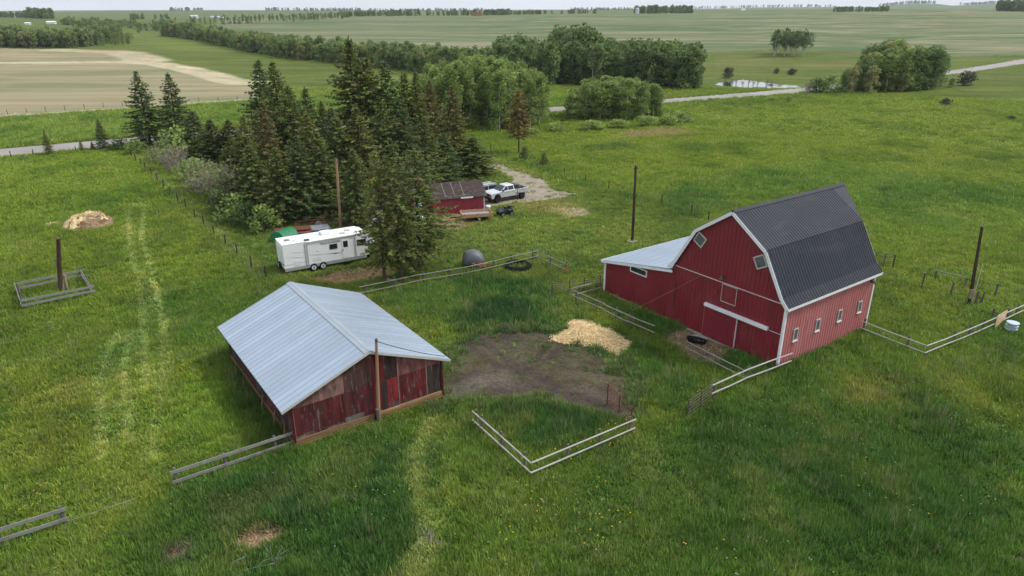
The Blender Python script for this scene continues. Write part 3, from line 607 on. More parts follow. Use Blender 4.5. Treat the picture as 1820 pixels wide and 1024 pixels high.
# ================================================================== the gambrel barn
def barn():
    W_, L_, LW = 10.0, 11.3, 17.45
    EV, KN, PK = 4.62, 8.05, 10.08; KY = 2.02
    root = thing('barn', 'tall red gambrel barn with charcoal roof, white trim and a low lean-to', 'barn', (18.274, 42.186, 0), R_(35.8))
    # local: x along the long side wall, y along the gable, z up
    prof = [(0, 0), (0, EV), (.35, 5.08), (KY, KN), (W_ / 2, PK), (W_ - KY, KN), (W_ - .35, 5.08), (W_, EV), (W_, 0)]
    def top(y): return float(np.interp(y, [p[0] for p in prof[1:-1]], [p[1] for p in prof[1:-1]]))
    rp = [(p[0], p[1] + (0.0 if i in (0, 8) else -.06)) for i, p in enumerate(prof)]
    b = MB()
    b.extrude([(0, y, z) for y, z in rp], (L_, 0, 0), 0)
    n = 30
    for i in range(1, n):                       # standing ribs of the gable cladding
        y = W_ * i / n; b.box(-.022, y - .025, .1, .0, y + .025, top(y) - .12, 0)
    for i in range(1, 35):
        x = L_ * i / 35; b.box(x - .02, -.028, .1, x + .02, 0.0, EV - .12, 2); b.box(x + .02, -.012, .1, x + .045, 0, EV - .12, 1)
    for p in range(len(b.f)):
        pass
    wall = b.build('wall', [MT['red'], MT['rib_shade'], MT['red_side']], root)
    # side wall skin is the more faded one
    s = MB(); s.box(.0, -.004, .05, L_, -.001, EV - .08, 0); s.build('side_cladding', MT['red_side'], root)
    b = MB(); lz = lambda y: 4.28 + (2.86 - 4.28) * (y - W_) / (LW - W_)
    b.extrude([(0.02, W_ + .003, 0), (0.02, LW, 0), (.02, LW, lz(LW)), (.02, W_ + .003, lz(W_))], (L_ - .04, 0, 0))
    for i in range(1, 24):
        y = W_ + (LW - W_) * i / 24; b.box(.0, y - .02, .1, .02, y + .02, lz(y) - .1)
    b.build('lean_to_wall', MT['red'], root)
    # roofs
    def slope(mb, a, c, x0, x1, th=.07, rib=.3, rh=.03, ends=None):
        a = Vector((0, a[0], a[1])); c = Vector((0, c[0], c[1])); d = (c - a).normalized(); nrm = Vector((1, 0, 0)).cross(d)
        if nrm.z < 0: nrm = -nrm
        e0, e1 = ends or ((x0, x1), (x0, x1))     # x range at a and at c
        q = [Vector((e0[0], a.y, a.z)), Vector((e0[1], a.y, a.z)), Vector((e1[1], c.y, c.z)), Vector((e1[0], c.y, c.z))]
        mb.add(q + [p + nrm * th for p in q], [(0, 1, 2, 3), (7, 6, 5, 4), (0, 4, 5, 1), (1, 5, 6, 2), (2, 6, 7, 3), (3, 7, 4, 0)])
        k = int(round((x1 - x0) / rib))
        for i in range(k + 1):
            x = x0 + .03 + (x1 - x0 - .06) * i / k
            mb.bar(Vector((x, a.y, a.z)) + nrm * (th + rh / 2 - .004), Vector((x, c.y, c.z)) + nrm * (th + rh / 2 - .004), .05, rh, 0, up=nrm)
    X0, X1 = -.22, L_ + .42
    b = MB()
    for sgn in (0, 1):
        f = (lambda p: p) if sgn == 0 else (lambda p: (W_ - p[0], p[1]))
        pe, pf, pk, pp = f((-.22, 4.58)), f((.33, 5.16)), f((KY, KN)), f((W_ / 2, PK))
        slope(b, pe, pf, X0, X1); slope(b, pf, pk, X0, X1); slope(b, pk, pp, X0, X1)
        # hay hood: a pointed prow carried past the far gable
        a = Vector((X1, pk[0], pk[1])); r0 = Vector((X1, pp[0], pp[1])); r1 = Vector((13.65, pp[0], pp[1])); m = a.lerp(r0, .0)
        up = Vector((0, 0, .075))
        b.add([a, r0, r1, a + up, r0 + up, r1 + up], [(0, 1, 2), (5, 4, 3), (0, 2, 5, 3), (1, 4, 5, 2), (0, 3, 4, 1)])
    roof = b.build('roof', MT['roofdark'], root)
    b = MB(); b.extrude([(X0, W_ / 2 - .22, PK + .0), (X0, W_ / 2, PK + .16), (X0, W_ / 2 + .22, PK + .0), (X0, W_ / 2, PK + .1)], (13.6 - X0, 0, 0)); b.build('ridge_cap', MT['roofdark'], roof)
    b = MB(); b.tube([(X0 + .1, W_ / 2, PK + .1), (X0 + .1, W_ / 2, PK + .75)], .015, 5); b.build('lightning_rod', MT['steel'], roof)
    b = MB(); slope(b, (W_ + .02, 4.36), (LW + .3, 2.86), -.2, L_ + .2, .06, .4, .02); b.build('lean_to_roof', MT['roofgrey'], root)
    # white trim
    b = MB()
    pts = [(-.22, 4.56), (.33, 5.14), (KY, KN - .02), (W_ / 2, PK - .02)]
    for f in (lambda p: p, lambda p: (W_ - p[0], p[1])):
        q = [Vector((X0 - .02, f(p)[0], f(p)[1] - .05)) for p in pts]
        for i in range(3): b.bar(q[i], q[i + 1], .05, .24, 0, up=(0, 0, 1) if i else (0, 0, 1))
    b.build('rake_trim', MT['white'], root)
    b = MB()
    for f in (lambda p: p, lambda p: (W_ - p[0], p[1])):
        q = [Vector((X1 + .02, f(p)[0], f(p)[1] - .05)) for p in pts[:3]]
        for i in range(2): b.bar(q[i], q[i + 1], .05, .22, 0)
        b.build('rake_trim', MT['white'], root); b = MB()
    b = MB(); b.box(X0, -.285, 4.43, X1, -.235, 4.62); b.build('fascia', MT['white'], root)
    b = MB(); b.bar((-.225, W_ - .2, 4.27), (-.225, LW + .3, 2.80), .05, .2); b.box(-.2, LW + .30, 2.70, L_ + .2, LW + .35, 2.92); b.build('fascia', MT['white'], root)
    for x, y in ((0, 0), (L_, 0), (0, LW)):
        b = MB(); sx = -1 if x == 0 else 1; sy = -1 if y == 0 else 1
        b.box(min(x, x + sx * .045) - (0 if sx < 0 else .12), min(y, y + sy * .05) - (0 if sy < 0 else .12), 0, max(x, x + sx * .045) + (.12 if sx < 0 else 0), max(y, y + sy * .05) + (.12 if sy < 0 else 0), (4.46 if y == 0 else 2.75))
        b.build('corner_trim', MT['white'], root)
    b = MB(); b.box(-.05, .14, 4.72, -.024, W_ - .35, 4.78); b.build('flashing', MT['white_thin'], root)
    b = MB(); b.box(-.04, .06, 2.55, -.024, 1.1, 2.60); b.build('flashing', MT['white_thin'], root)
    # sliding door with its boxed track
    b = MB(); b.box(-.10, 3.62, .06, -.04, 6.5, 2.6)
    for i in range(1, 9): y = 3.62 + 2.88 * i / 9; b.box(-.118, y - .02, .1, -.10, y + .02, 2.56)
    d = b.build('sliding_door', MT['red'], root)
    b = MB(); b.box(-.13, 3.57, .05, -.045, 3.63, 2.6); b.build('edge_strip', MT['white_thin'], d)
    b = MB(); b.box(-.115, 6.5, .05, -.045, 6.53, 2.6); b.build('edge_strip', MT['red_side'], d)
    b = MB(); b.box(-.26, 1.08, 2.56, -.025, 6.5, 2.80); b.build('door_track', MT['white'], root, bevel=.015)
    # loft door
    b = MB(); b.box(-.06, 3.95, 3.36, -.024, 5.2, 4.68); ld = b.build('loft_door', MT['red'], root)
    b = MB()
    for q in ((3.92, 3.33, 5.23, 3.38), (3.92, 4.66, 5.23, 4.70), (3.92, 3.38, 3.96, 4.66), (5.19, 3.38, 5.23, 4.66)): b.box(-.075, q[0], q[1], -.055, q[2], q[3])
    b.build('frame', MT['frame'], ld)
    # square gable windows turned to follow the roof edge
    for cy, cz, an in ((2.42, 7.15, 60.5), (7.62, 7.35, -60.5)):
        M = Matrix.Translation((0, cy, cz)) @ Matrix.Rotation(R_(an), 4, 'X')
        f = MB(); h = .45
        for q in ((-h, -h, h, -h + .09), (-h, h - .09, h, h), (-h, -h + .09, -h + .09, h - .09), (h - .09, -h + .09, h, h - .09)): f.box(-.08, q[0], q[1], -.022, q[2], q[3], M=M)
        wn = f.build('window', MT['frame'], root); g = MB(); g.box(-.05, -h + .09, -h + .09, -.025, h - .09, h - .09, M=M); g.build('pane', MT['glassgrey'], wn)
    f = MB()
    for q in ((12.55, 2.84, 14.42, 2.92), (12.55, 3.34, 14.42, 3.42), (12.55, 2.92, 12.63, 3.34), (14.34, 2.92, 14.42, 3.34)): f.box(-.07, q[0], q[1], -.0, q[2], q[3])
    wn = f.build('window', MT['white'], root); g = MB(); g.box(-.03, 12.63, 2.92, -.005, 14.34, 3.34); g.build('pane', MT['glass'], wn)
    for x in (1.49, 4.17, 6.99, 9.71):
        f = MB(); a, c = .26, .45; z = 2.24
        for q in ((-a, -c, a, -c + .07), (-a, c - .07, a, c), (-a, -c + .07, -a + .07, c - .07), (a - .07, -c + .07, a, c - .07)): f.box(x + q[0], -.09, z + q[1], x + q[2], -.03, z + q[3])
        wn = f.build('window', MT['frame'], root)
        g = MB(); g.box(x - a + .07, -.06, z - c + .07, x + a - .07, -.032, z + c - .07); g.build('pane', MT['glassgrey'], wn)
        g = MB(); g.box(x - a - .04, -.14, z - c - .06, x + a + .04, -.03, z - c - .01); g.build('sill', MT['white'], wn)
    # fittings
    b = MB(); b.tube([(-.03, 5.15, 5.3), (-.3, 5.15, 5.38), (-.36, 5.15, 5.25)], .05, 8); b.tube([(-.36, 5.15, 5.27), (-.38, 5.15, 5.12)], [.06, .17], 10); b.build('yard_lamp', MT['steel'], root)
    b = MB(); b.tube([(-.03, 5.55, 4.05), (-.2, 5.55, 4.1), (-.26, 5.55, 3.98)], .03, 6); b.tube([(-.26, 5.55, 4.0), (-.27, 5.55, 3.9)], [.04, .1], 8); b.build('wall_lamp', MT['rust'], root)
    b = MB(); b.box(10.55, -.3, 4.02, 10.8, -.03, 4.16); b.tube([(10.7, -.3, 4.05), (10.7, -.42, 3.95)], [.06, .1], 8); b.build('wall_lamp', MT['steel'], root)
    b = MB(); b.tube([(-.05, 9.45, 1.35), (-.06, 9.6, 2.2), (-.05, 9.55, 3.3)], .05, 6); b.build('conduit', MT['rust'], root)
    b = MB(); b.box(-.15, 3.3, .0, .0, 16.5, .12); b.build('foundation', MT['rock'], root)
    return root
MT['rib_shade'] = mat('shadow_gap_paint', (.13, .028, .03), .6, .1, 2)  # dark strip painted as the shadow line beside each side-wall rib
MT['white_thin'] = mat('pinkish_white_strip', (.6, .5, .5), .5, .1, 2)
barn()
# service cable hanging from the gable down to the broken fence
bp = lambda x, y, z: Matrix.Rotation(R_(35.8), 4, 'Z') @ Vector((x, y, z)) + Vector((18.274, 42.186, 0))
def sag(a, c, s, n=14): return [a.lerp(c, i / n) - Vector((0, 0, s * 4 * (i / n) * (1 - i / n))) for i in range(n + 1)]
b = MB(); b.tube(sag(bp(-.04, 7.2, 4.7), P(1122, 566) + Vector((0, 0, .7)), .06), .012, 5)
tag(b.build('cable', MT['rail']), 'thin pale cable strung from the barn gable down to the rail fence', 'cable')

# ================================================================== the weathered shed
def shed():
    GW, GL, EH, RH = 9.45, 13.0, 2.84, 4.72
    root = thing('livestock_shed', 'long weathered red plywood shed with a pale blue-grey metal gable roof', 'shed', (-12.158, 32.833, 0), R_(35.5))
    def top(x): return EH + (RH - EH) * (1 - abs(x - GW / 2) / (GW / 2))
    b = MB(); rg = random.Random(4)
    poly = [(0, 0, .0), (GW, 0, .0), (GW, 0, EH), (GW / 2, 0, RH), (0, 0, EH)]
    b.extrude([Vector(p) + Vector((.03, .03, 0)) for p in poly], (-.0, GL - .06, 0), 0, (.10, .03, .03))
    REDS = [(.125, .024, .026), (.24, .032, .04), (.10, .028, .028), (.085, .028, .026), (.055, .038, .033), (.08, .048, .043), (.15, .026, .030)]
    xs = [0, .62, 1.2, 1.75, 2.95, 4.2, 4.9, 5.35, 5.75, 6.6, 7.55, 8.35, 9.45]
    pick = [1, 2, 3, 2, 4, 0, 1, 4, 1, 0, 1, 4, 0]
    pick = [0, 2, 3, 0, 2, 6, 1, 4, 1, 0, 6, 4, 0]
    for i in range(len(xs) - 1):                   # sheets of the end wall, each as faded as it is
        x0, x1 = xs[i] + .006, xs[i + 1] - .006; zt = 2.55; o = rg.uniform(.0, .018)
        b.box(x0, -.02 - o, .42, x1, .03, zt, 0, REDS[pick[i]])
        # lower grey strip where the paint has gone
        if rg.random() < .75: b.box(x0 + .02, -.026 - o, .42, x1 - .02, -.018 - o, .42 + rg.uniform(.2, .55), 0, rg.choice([(.17, .15, .14), (.12, .09, .085), (.20, .18, .17)]))
    tops = [(0, 1.6, (.24, .12, .10)), (1.6, 3.1, (.28, .15, .13)), (3.1, 4.0, (.085, .045, .04)), (4.0, 5.0, (.10, .045, .038)), (5.0, 5.6, (.14, .02, .022)), (5.6, 6.45, (.05, .028, .026)), (6.45, 9.45, (.22, .085, .08))]
    for x0, x1, c in tops:
        n = max(2, int((x1 - x0) / .5)); q = [(x0 + (x1 - x0) * k / n) for k in range(n + 1)]
        pl = [(x0 + .01, -.012, 2.56), (x1 - .01, -.012, 2.56)] + [(x, -.012, max(2.57, top(x) - .03)) for x in q[::-1]]
        b.extrude(pl, (0, .03, 0), 0, c)
    for x in (0, 4.9, 6.45, 8.35): b.box(x + .01, -.05, .4, x + .08, -.018, max(2.5, top(x + .05) - .05), 0, rg.choice([(.18, .03, .03), (.28, .18, .13)]))
    # long left wall and the back
    for i in range(11):
        y0, y1 = GL * i / 11, GL * (i + 1) / 11; b.box(-.02 - rg.uniform(0, .01), y0 + .01, .42, .03, y1 - .01, EH - .02, 0, rg.choice(REDS[2:6]))
        b.box(GW - .03, y0 + .01, .42, GW + .02, y1 - .01, EH - .02, 0, rg.choice(REDS))
    for x in np.linspace(0, GW, 9)[:-1]: b.box(x + .01, GL - .03, .42, x + GW / 8 - .01, GL + .02, 2.6, 0, rg.choice(REDS))
    wall = b.build('wall', MT['ply'], root)
    # bottom skirt of peeled slabs and rails
    b = MB()
    for k in range(3):
        z = .22 + k * .165; yo = -.085 + k * .016; j = rg.uniform(-.02, .02)
        b.bar((-.05, yo, z + .0), (4.75, yo - .01, z + j), .08, .13, 0, rg.choice([(.85, .8, .75), (.6, .55, .5), (1.05, 1.0, .95)])); b.bar((5.05, yo, z + j), (9.5, yo, z), .08, .13, 0, rg.choice([(1.0, .95, .9), (.65, .6, .55)]))
    b.build('skirt_board', MT['log'], root)
    b = MB()
    for k in range(2): b.bar((-.08, -.1, .2 + .2 * k), (-.08, GL, .2 + .2 * k), .06, .17, 0, (.55, .5, .5))
    b.build('skirt_board', MT['log'], root)
    for x, y in ((-.03, -.06), (GW + .03, -.06), (-.03, GL), (GW + .03, GL)):
        b = MB(); b.box(x - .06, y - .05, 0, x + .06, y + .05, EH - .05, 0, (.10, .02, .02) if y < 1 else (.06, .05, .05)); b.build('corner_post', MT['ply'], root)
    # roof with standing ribs
    OX, OY = .60, .2; b = MB(); ze = EH + .02 - OX * (RH - EH) / (GW / 2); rz = RH + .1
    def sl(xe, xr, mb):
        a = Vector((xe, -OY, ze + .07)); r = Vector((xr, -OY, rz)); d = Vector((0, GL + 2 * OY, 0)); nr = Vector((0, 0, 1))
        q = [a, r, r + d, a + d]; t_ = Vector((0, 0, -.05)); mb.add(q + [p + t_ for p in q], [(0, 1, 2, 3), (7, 6, 5, 4), (0, 4, 5, 1), (1, 5, 6, 2), (2, 6, 7, 3), (3, 7, 4, 0)])
        k = 27; rg2 = random.Random(int(xe * 10) + 50); up = Vector((0, 0, .004))
        for i in range(k):
            f0, f1 = i / k, (i + 1) / k; g = rg2.uniform(.90, 1.06); d0, d1 = d * f0, d * f1
            mb.add([a + d0 + up, r + d0 + up, r + d1 + up, a + d1 + up], [(0, 1, 2, 3)], 2, (g, g, g * 1.002))
        for i in range(k + 1):
            y = -OY + .03 + (GL + 2 * OY - .06) * i / k; e = Vector((0, 0, .012))
            mb.bar(Vector((xe, y, ze + .07)) + e, Vector((xr, y, rz)) + e, .04, .022, 1)
    sl(-OX, GW / 2, b); sl(GW + OX, GW / 2, b)
    MT['roofsheet'] = mat('galvanised_sheets', (.37, .445, .54), .38, .08, .35, metal=.35, spec=.5, attr=True, stain=(.30, .35, .42), stain_amt=.5, stain_scale=.5, stain_stretch=(.3, 1.5, 1), stain2=((.46, .52, .58), .35, .8, (.3, 1, 1)))
    roof = b.build('roof', [MT['roofgrey'], MT['roofrib'], MT['roofsheet']], root)
    b = MB()
    for s in (-1, 1): b.bar((GW / 2 + s * .13, -OY - .01, rz - .02), (GW / 2 + s * .13, GL + OY + .01, rz - .02), .28, .025, up=(s * .36, 0, 1))
    b.tube([(GW / 2, -OY - .02, rz + .02), (GW / 2, GL + OY + .02, rz + .02)], .035, 6); b.build('ridge_cap', MT['roofrib'], roof)
    b = MB()
    for xe in (-OX, GW + OX):
        for yy in (-OY - .012, GL + OY + .012): b = MB(); b.bar((xe, yy, ze), (GW / 2, yy, rz - .07), .03, .13); b.build('barge_board', MT['frame'], roof)
    # stray brace timbers against the left wall
    b = MB()
    for y in (.6, 2.4, 4.7): b = MB(); b.bar((-.55, y, 0), (-.08, y + .8, .9), .08, .08, 0, (.5, .42, .4)); b.build('brace', MT['log'], root)
MT['roofrib'] = mat('roof_ribs', (.36, .41, .46), .45, .1, .6, metal=.3)
shed()
def sp(x, y, z=0): return Matrix.Rotation(R_(35.5), 4, 'Z') @ Vector((x, y, z)) + Vector((-12.158, 32.833, 0))
pr = thing('utility_pole', 'slim leaning tan pole standing against the end wall of the weathered shed', 'pole', sp(4.95, -.22))
b = MB(); b.tube([(0, 0, -.3), (.12, .02, 2.6), (.24, .05, 5.45)], [.12, .1, .08], 10); b.build('shaft', MT['poletan'], pr)
b = MB(); b.tube([(.02, -.06, 0), (.03, -.16, 1.05)], [.13, .12], 10); b.build('stub_post', MT['post'], pr)
b = MB(); b.tube([(.24, .05, 5.35), (.24, .05, 5.55)], [.085, .085], 8); b.build('cap', MT['steel'], pr)
b = MB(); b.tube(sag(sp(4.95, -.22, 0) + Vector((.24, .05, 5.4)), sp(9.75, -.1, 2.95), .12), .022, 5)
tag(b.build('overhead_cable', MT['cable']), 'black wire strung from the leaning pole to the shed roof corner', 'cable')

# ================================================================== small red outbuilding and the cabin between the pines
def gable_house(name, label, cat, loc, rz, w, l, eh, rh, wallm, roofm, ov=.35, door=None, wins=(), strips=False):
    root = thing(name, label, cat, loc, rz)
    b = MB(); b.extrude([(0, 0, 0), (0, w, 0), (0, w, eh), (0, w / 2, rh), (0, 0, eh)], (l, 0, 0))
    for i in range(1, int(l / .3)): x = .3 * i; b.box(x - .015, -.02, .05, x + .015, 0, eh - .05)
    for i in range(1, int(w / .3)):
        y = .3 * i; z = eh + (rh - eh) * (1 - abs(y - w / 2) / (w / 2)); b.box(l, y - .015, .05, l + .02, y + .015, z - .06)
    b.build('wall', wallm, root)
    b = MB(); k = (rh - eh) / (w / 2)
    for s in (0, 1):
        ye = -ov if s == 0 else w + ov; a = Vector((-ov, ye, eh - ov * k + .06)); r = Vector((-ov, w / 2, rh + .06)); d = Vector((l + 2 * ov, 0, 0)); q = [a, r, r + d, a + d]; t_ = Vector((0, 0, -.09))
        b.add(q + [p + t_ for p in q], [(0, 1, 2, 3), (7, 6, 5, 4), (0, 4, 5, 1), (1, 5, 6, 2), (2, 6, 7, 3), (3, 7, 4, 0)])
    rf = b.build('roof', roofm, root)
    if strips:
        b = MB(); up = Vector((0, 0, .025)); f = lambda x, t_: Vector((x, -ov + (w / 2 + ov) * t_, eh - ov * k + .06 + (rh - eh + ov * k) * t_)) + up
        for x in (1.6, 2.75, 3.9): b.bar(f(x, .12), f(x, .97), .06, .03)
        b.bar(f(1.2, .12), f(2.4, .12), .06, .03); b.bar(f(2.6, .13), f(4.4, .13), .06, .03); b.bar(f(2.2, .62), f(3.4, .6), .05, .03); b.bar(f(1.7, .97), f(3.0, .97), .05, .03)
        b.build('batten', MT['rail'], rf)
        b = MB(); b.box(3.4, -.06 - ov, eh - .22, 4.9, -ov, eh - .06); b.build('gutter', MT['white'], rf)
    for x, y in ((l, 0), (l, w)):
        b = MB(); b.box(x - .02, y - .06, 0, x + .06, y + .06, eh); b.build('corner_trim', MT['white'], root)
    for x0, z0, x1, z1 in wins:
        b = MB(); b.box(x0, -.07, z0, x1, -.022, z1); wn = b.build('window', MT['white'], root); b = MB(); b.box(x0 + .07, -.08, z0 + .07, x1 - .07, -.06, z1 - .07); b.build('pane', MT['glass'], wn)
    if door:
        b = MB(); b.box(door[0], -.06, .05, door[1], -.022, 2.05); b.build('door', MT['white'], root)
    return root
MT['redwall'] = mat('bright_red_boards', (.30, .035, .055), .6, .15, 2, (1, 1, .3), stain=(.2, .05, .05), stain_amt=.4)
c0 = P(792, 380); c1 = P(858, 374); dv = (c1 - c0); az = math.atan2(dv.y, dv.x)
gable_house('garden_shed', 'small bright red shed with a patchy dark shingle roof beside the parked pickup', 'shed', P(770, 384), az, 4.6, (c1 - P(770, 384)).length, 2.15, 3.35, MT['redwall'], MT['shingle'], .35, strips=True)
c0 = P(686, 392); c1 = P(748, 388); dv = c1 - c0
gable_house('cabin', 'dark red cabin almost hidden behind the three front spruces', 'house', c0, math.atan2(dv.y, dv.x), 5.0, dv.length, 2.5, 3.9, MT['redwall'], MT['shingle'], .4, door=(3.4, 4.2), wins=((1.2, 1.0, 2.3, 1.9),))

# ================================================================== poles
MT['post2'] = mat('pale_split_post', (.26, .21, .15), .9, .35, 5, (1, 1, .15), spec=.15, stain=(.09, .07, .055), stain_amt=.6, stain_scale=2)
def pole(bx, by, label, h, r, m, tx=None, ty=None, extra=None, name='utility_pole'):
    p = P(bx, by); root = thing(name, label, 'pole', p)
    top = Vector((0, 0, h))
    if tx is not None:
        d = ray(tx, ty); t_ = p.y / d[1]; q = Vector((d[0] * t_, d[1] * t_, CAMH + d[2] * t_)) - p; top = Vector((q.x, 0, q.z))
    b = MB(); b.tube([(0, 0, -.4), top * .5, top], [r * 1.15, r, r * .8], 10); b.build('shaft', m, root)
    b = MB(); b.tube([top, top + Vector((0, 0, .06))], [r * .85, r * .5], 10); b.build('cap', MT['post'], root)
    if extra: extra(root, top)
    return root
def ins(root, top):
    b = MB(); b.bar(top + Vector((-.25, 0, -.25)), top + Vector((.25, 0, -.25)), .08, .08); b.tube([top + Vector((.2, 0, -.2)), top + Vector((.2, 0, -.05))], [.05, .03], 8); b.build('bracket', MT['post'], root)
def collar(root, top):
    b = MB(); b.tube([(0, 0, .05), (0, 0, .12)], [.55, .1], 12); b.build('soil_collar', MT['rock'], root)
pole(1124, 429, 'tall dark brown pole standing alone on the lawn behind the barn lean-to', 8.1, .14, MT['pole'], 1130, 295, lambda r, t_: (ins(r, t_), collar(r, t_)))
pole(606, 407, 'tall tan pole with a dark foot rising behind the white camper', 7.9, .15, MT['poletan'], 597.5, 283, ins)
def box(root, top):
    b = MB(); b.box(-.28, -.22, .6, .02, .02, 1.35); b.box(-.31, -.25, 1.35, .04, .04, 1.4); b.build('meter_box', MT['post2'], root)
    b = MB(); b.tube([(.16, -.05, 0), (.17, -.05, 1.2), (.2, -.03, 3.6)], .03, 6); b.build('conduit', MT['frame'], root)
pole(1722.5, 541, 'dark leaning pole with a brown box near its foot in the small paddock', 6.9, .13, MT['pole'], 1745.5, 403, box)
def twin(root, top):
    b = MB(); b.tube([(.32, .05, -.3), (.30, .05, 3.0)], [.13, .11], 8); b.tube([(.6, .15, -.2), (.6, .15, 1.5)], [.1, .1], 8); b.build('brace_post', MT['post2'], root)
pole(107, 518, 'thick weathered stump of a pole inside the small grey rail pen', 4.9, .19, MT['pole'], 103.5, 424, twin)
def lampf(root, top):
    b = MB(); b.tube([(0, 0, 0), (0, 0, .4)], [.35, .28], 10); b.build('base', MT['rock'], root)
pole(919.5, 361, 'thin black pole in a stone base beside the silver pickup', 2.6, .05, MT['darkpl'], 920.5, 333, lampf, 'flag_pole')
pole(450, 236, 'dark pole by the road at the back of the spruce clump', 6, .14, MT['pole'], 446, 188, ins)

# ================================================================== fences
def rail_fence(label, line, posts, rails, h=1.2, pr_=.08, rr=.045, pm='post', rm='rail', board=False, jit=.02, cat='fence', name='rail_fence', extra=None):
    """line: world xy points; posts: fractions of the way along; rails: heights"""
    pts = [Vector((p[0], p[1], 0)) for p in line]; root = thing(name, label, cat, pts[0]); o = pts[0]; rg = random.Random(len(label) * 7 + 1)
    seg = [(b_ - a).length for a, b_ in zip(pts[:-1], pts[1:])]; T = sum(seg)
    def at(f):
        d = f * T
        for i, s in enumerate(seg):
            if d <= s + 1e-6 or i == len(seg) - 1: return pts[i].lerp(pts[i + 1], d / s)
            d -= s
    for f in posts:
        p = at(f) - o; b = MB(); hh_ = h * rg.uniform(.97, 1.06); lx, ly = rg.uniform(-.03, .03), rg.uniform(-.03, .03)
        b.tube([(p.x, p.y, -.3), (p.x + lx * .5, p.y + ly * .5, hh_ * .6), (p.x + lx, p.y + ly, hh_)], [pr_ * 1.05, pr_, pr_ * .93], 7); b.build('post', MT[pm], root)
    for i, (a, c) in enumerate(zip(pts[:-1], pts[1:])):
        d = (c - a).normalized(); sd = Vector((d.y, -d.x, 0)) * (pr_ + rr * .8)
        if sd.y > 0: sd = -sd
        n = max(1, int(round((c - a).length / 5.2)))
        for z in rails:
            for k in range(n):
                A = a.lerp(c, k / n) - o + sd; B = a.lerp(c, (k + 1) / n) - o + sd; A = A - d * .12; B = B + d * .12
                z0, z1 = z + rg.uniform(-jit, jit), z + rg.uniform(-jit, jit); off = Vector((0, 0, .0)) + sd.normalized() * (.03 if k % 2 else 0)
                b = MB()
                if board: b.bar(A + off + Vector((0, 0, z0)), B + off + Vector((0, 0, z1)), .045, rr * 3.6)
                else:
                    m_ = (A + B) / 2 + off + Vector((rg.uniform(-.02, .02), rg.uniform(-.035, .035), (z0 + z1) / 2 - rg.uniform(-.02, .05))); b.tube([A + off + Vector((0, 0, z0)), m_, B + off + Vector((0, 0, z1))], [rr, rr * .95, rr * .88], 7)
                b.build('rail', MT[rm], root)
    return root
def at_h(px, py, z): p = P(px, py, z); return (p.x, p.y)
rail_fence('grey plank fence running from the shed corner out into the long grass', [at_h(524, 766, 1.0), at_h(306, 838, 1.0)], [.18, .6, .985], [1.0, .42], 1.12, .085, .05, board=True)
rail_fence('grey plank fence at the lower left edge cut off by the picture', [at_h(112, 903.5, 1.0), at_h(-60, 957, 1.0)], [.03, .7], [1.0, .45], 1.1, .1, .05, board=True)
rail_fence('V-shaped fence of pale rails around the dark weed patch', [at_h(844, 731, 1.08), at_h(945, 820, 1.08), at_h(1125, 744.5, 1.08)], [.012, .06, .225, .4, .63, .81, .985], [1.08, .48], 1.24, .075, .05, rm='rail_pale')
rail_fence('pale rail fence tied to the front corner of the big red barn', [at_h(1266, 683, 1.15), at_h(1326, 656, 1.15), at_h(1404, 627.5, 1.15)], [.02, .46], [1.15, .55], 1.25, .07, .055, rm='rail_pale')
rail_fence('two thin grey rails in front of the sliding barn door', [at_h(1223, 606.5, 1.1), at_h(1325, 658, 1.1)], [.5], [1.1, .6], 1.15, .06, .04)
rail_fence('grey rail fence along the lean-to side of the barn, its end rails fallen askew', [at_h(1063.7, 500.7, 1.1), at_h(1016, 513, 1.1), at_h(1076, 540, 1.1), at_h(1118, 562, 1.0), at_h(1163, 586, .75)], [.02, .29, .50, .68, .80], [1.1, .58], 1.2, .075, .05, jit=.06)
rail_fence('long rail fence across the back of the corral with a turned corner', [at_h(640, 509, 1.05), at_h(745, 487.4, 1.05), at_h(834.5, 473, 1.05), at_h(954.5, 445, 1.05), at_h(1009.5, 470, 1.05)], [.02, .135, .255, .365, .47, .565, .655, .765, .885, .99], [1.05, .5], 1.26, .085, .045, rm='rail')
rail_fence('pale rail fence stepping up to the right edge past the plywood board', [at_h(1535, 571, 1.0), at_h(1646, 613, 1.0), at_h(1712.5, 587, 1.0), at_h(1771, 562, 1.0), at_h(1840, 531, 1.0)], [.005, .17, .405, .51, .60, .70, .785, .86, .965], [1.0, .45], 1.22, .08, .05, rm='rail_pale')
rail_fence('single grey bar between two posts beside the leaning pole', [at_h(1665.5, 480, 1.05), at_h(1719, 493, 1.05)], [.0, 1.0], [1.0], 1.08, .075, .045)
rail_fence('low rectangular pen of grey rails around the pole stump', [at_h(39, 534, .85), at_h(164.5, 508.5, .85), at_h(145, 480.5, .85), at_h(29, 504, .85), at_h(39, 534, .85)], [.003, .40, .515, .80, .90], [.85, .42], 1.05, .08, .055, rm='rail', board=True, jit=.03)
for bx, by, ty, lb in ((1637.5, 511.5, 485, 'leftmost single post on the paddock lawn behind the barn'), (1688.6, 525.7, 501.6, 'short single post just left of the leaning pole'), (1767.5, 526.5, 504, 'single post standing right of the leaning pole'), (1732, 543, 517, 'stout post close beside the foot of the leaning pole'), (1744, 538, 518, 'thin post second to the right of the leaning pole'), (1762, 566, 548, 'dark post just behind the tan plywood board')):
    p = P(bx, by); r0 = thing('fence_post', lb, 'post', p, 0, 'single posts in the paddock'); b = MB(); hh_ = hgt(p, ty); b.tube([(0, 0, -.3), (.05, 0, hh_)], [.085, .075], 7); b.build('shaft', MT['post'], r0)
    b = MB(); b.tube([(.05, 0, hh_), (.05, 0, hh_ + .03)], [.078, .05], 7); b.build('cap', MT['post2'], r0)
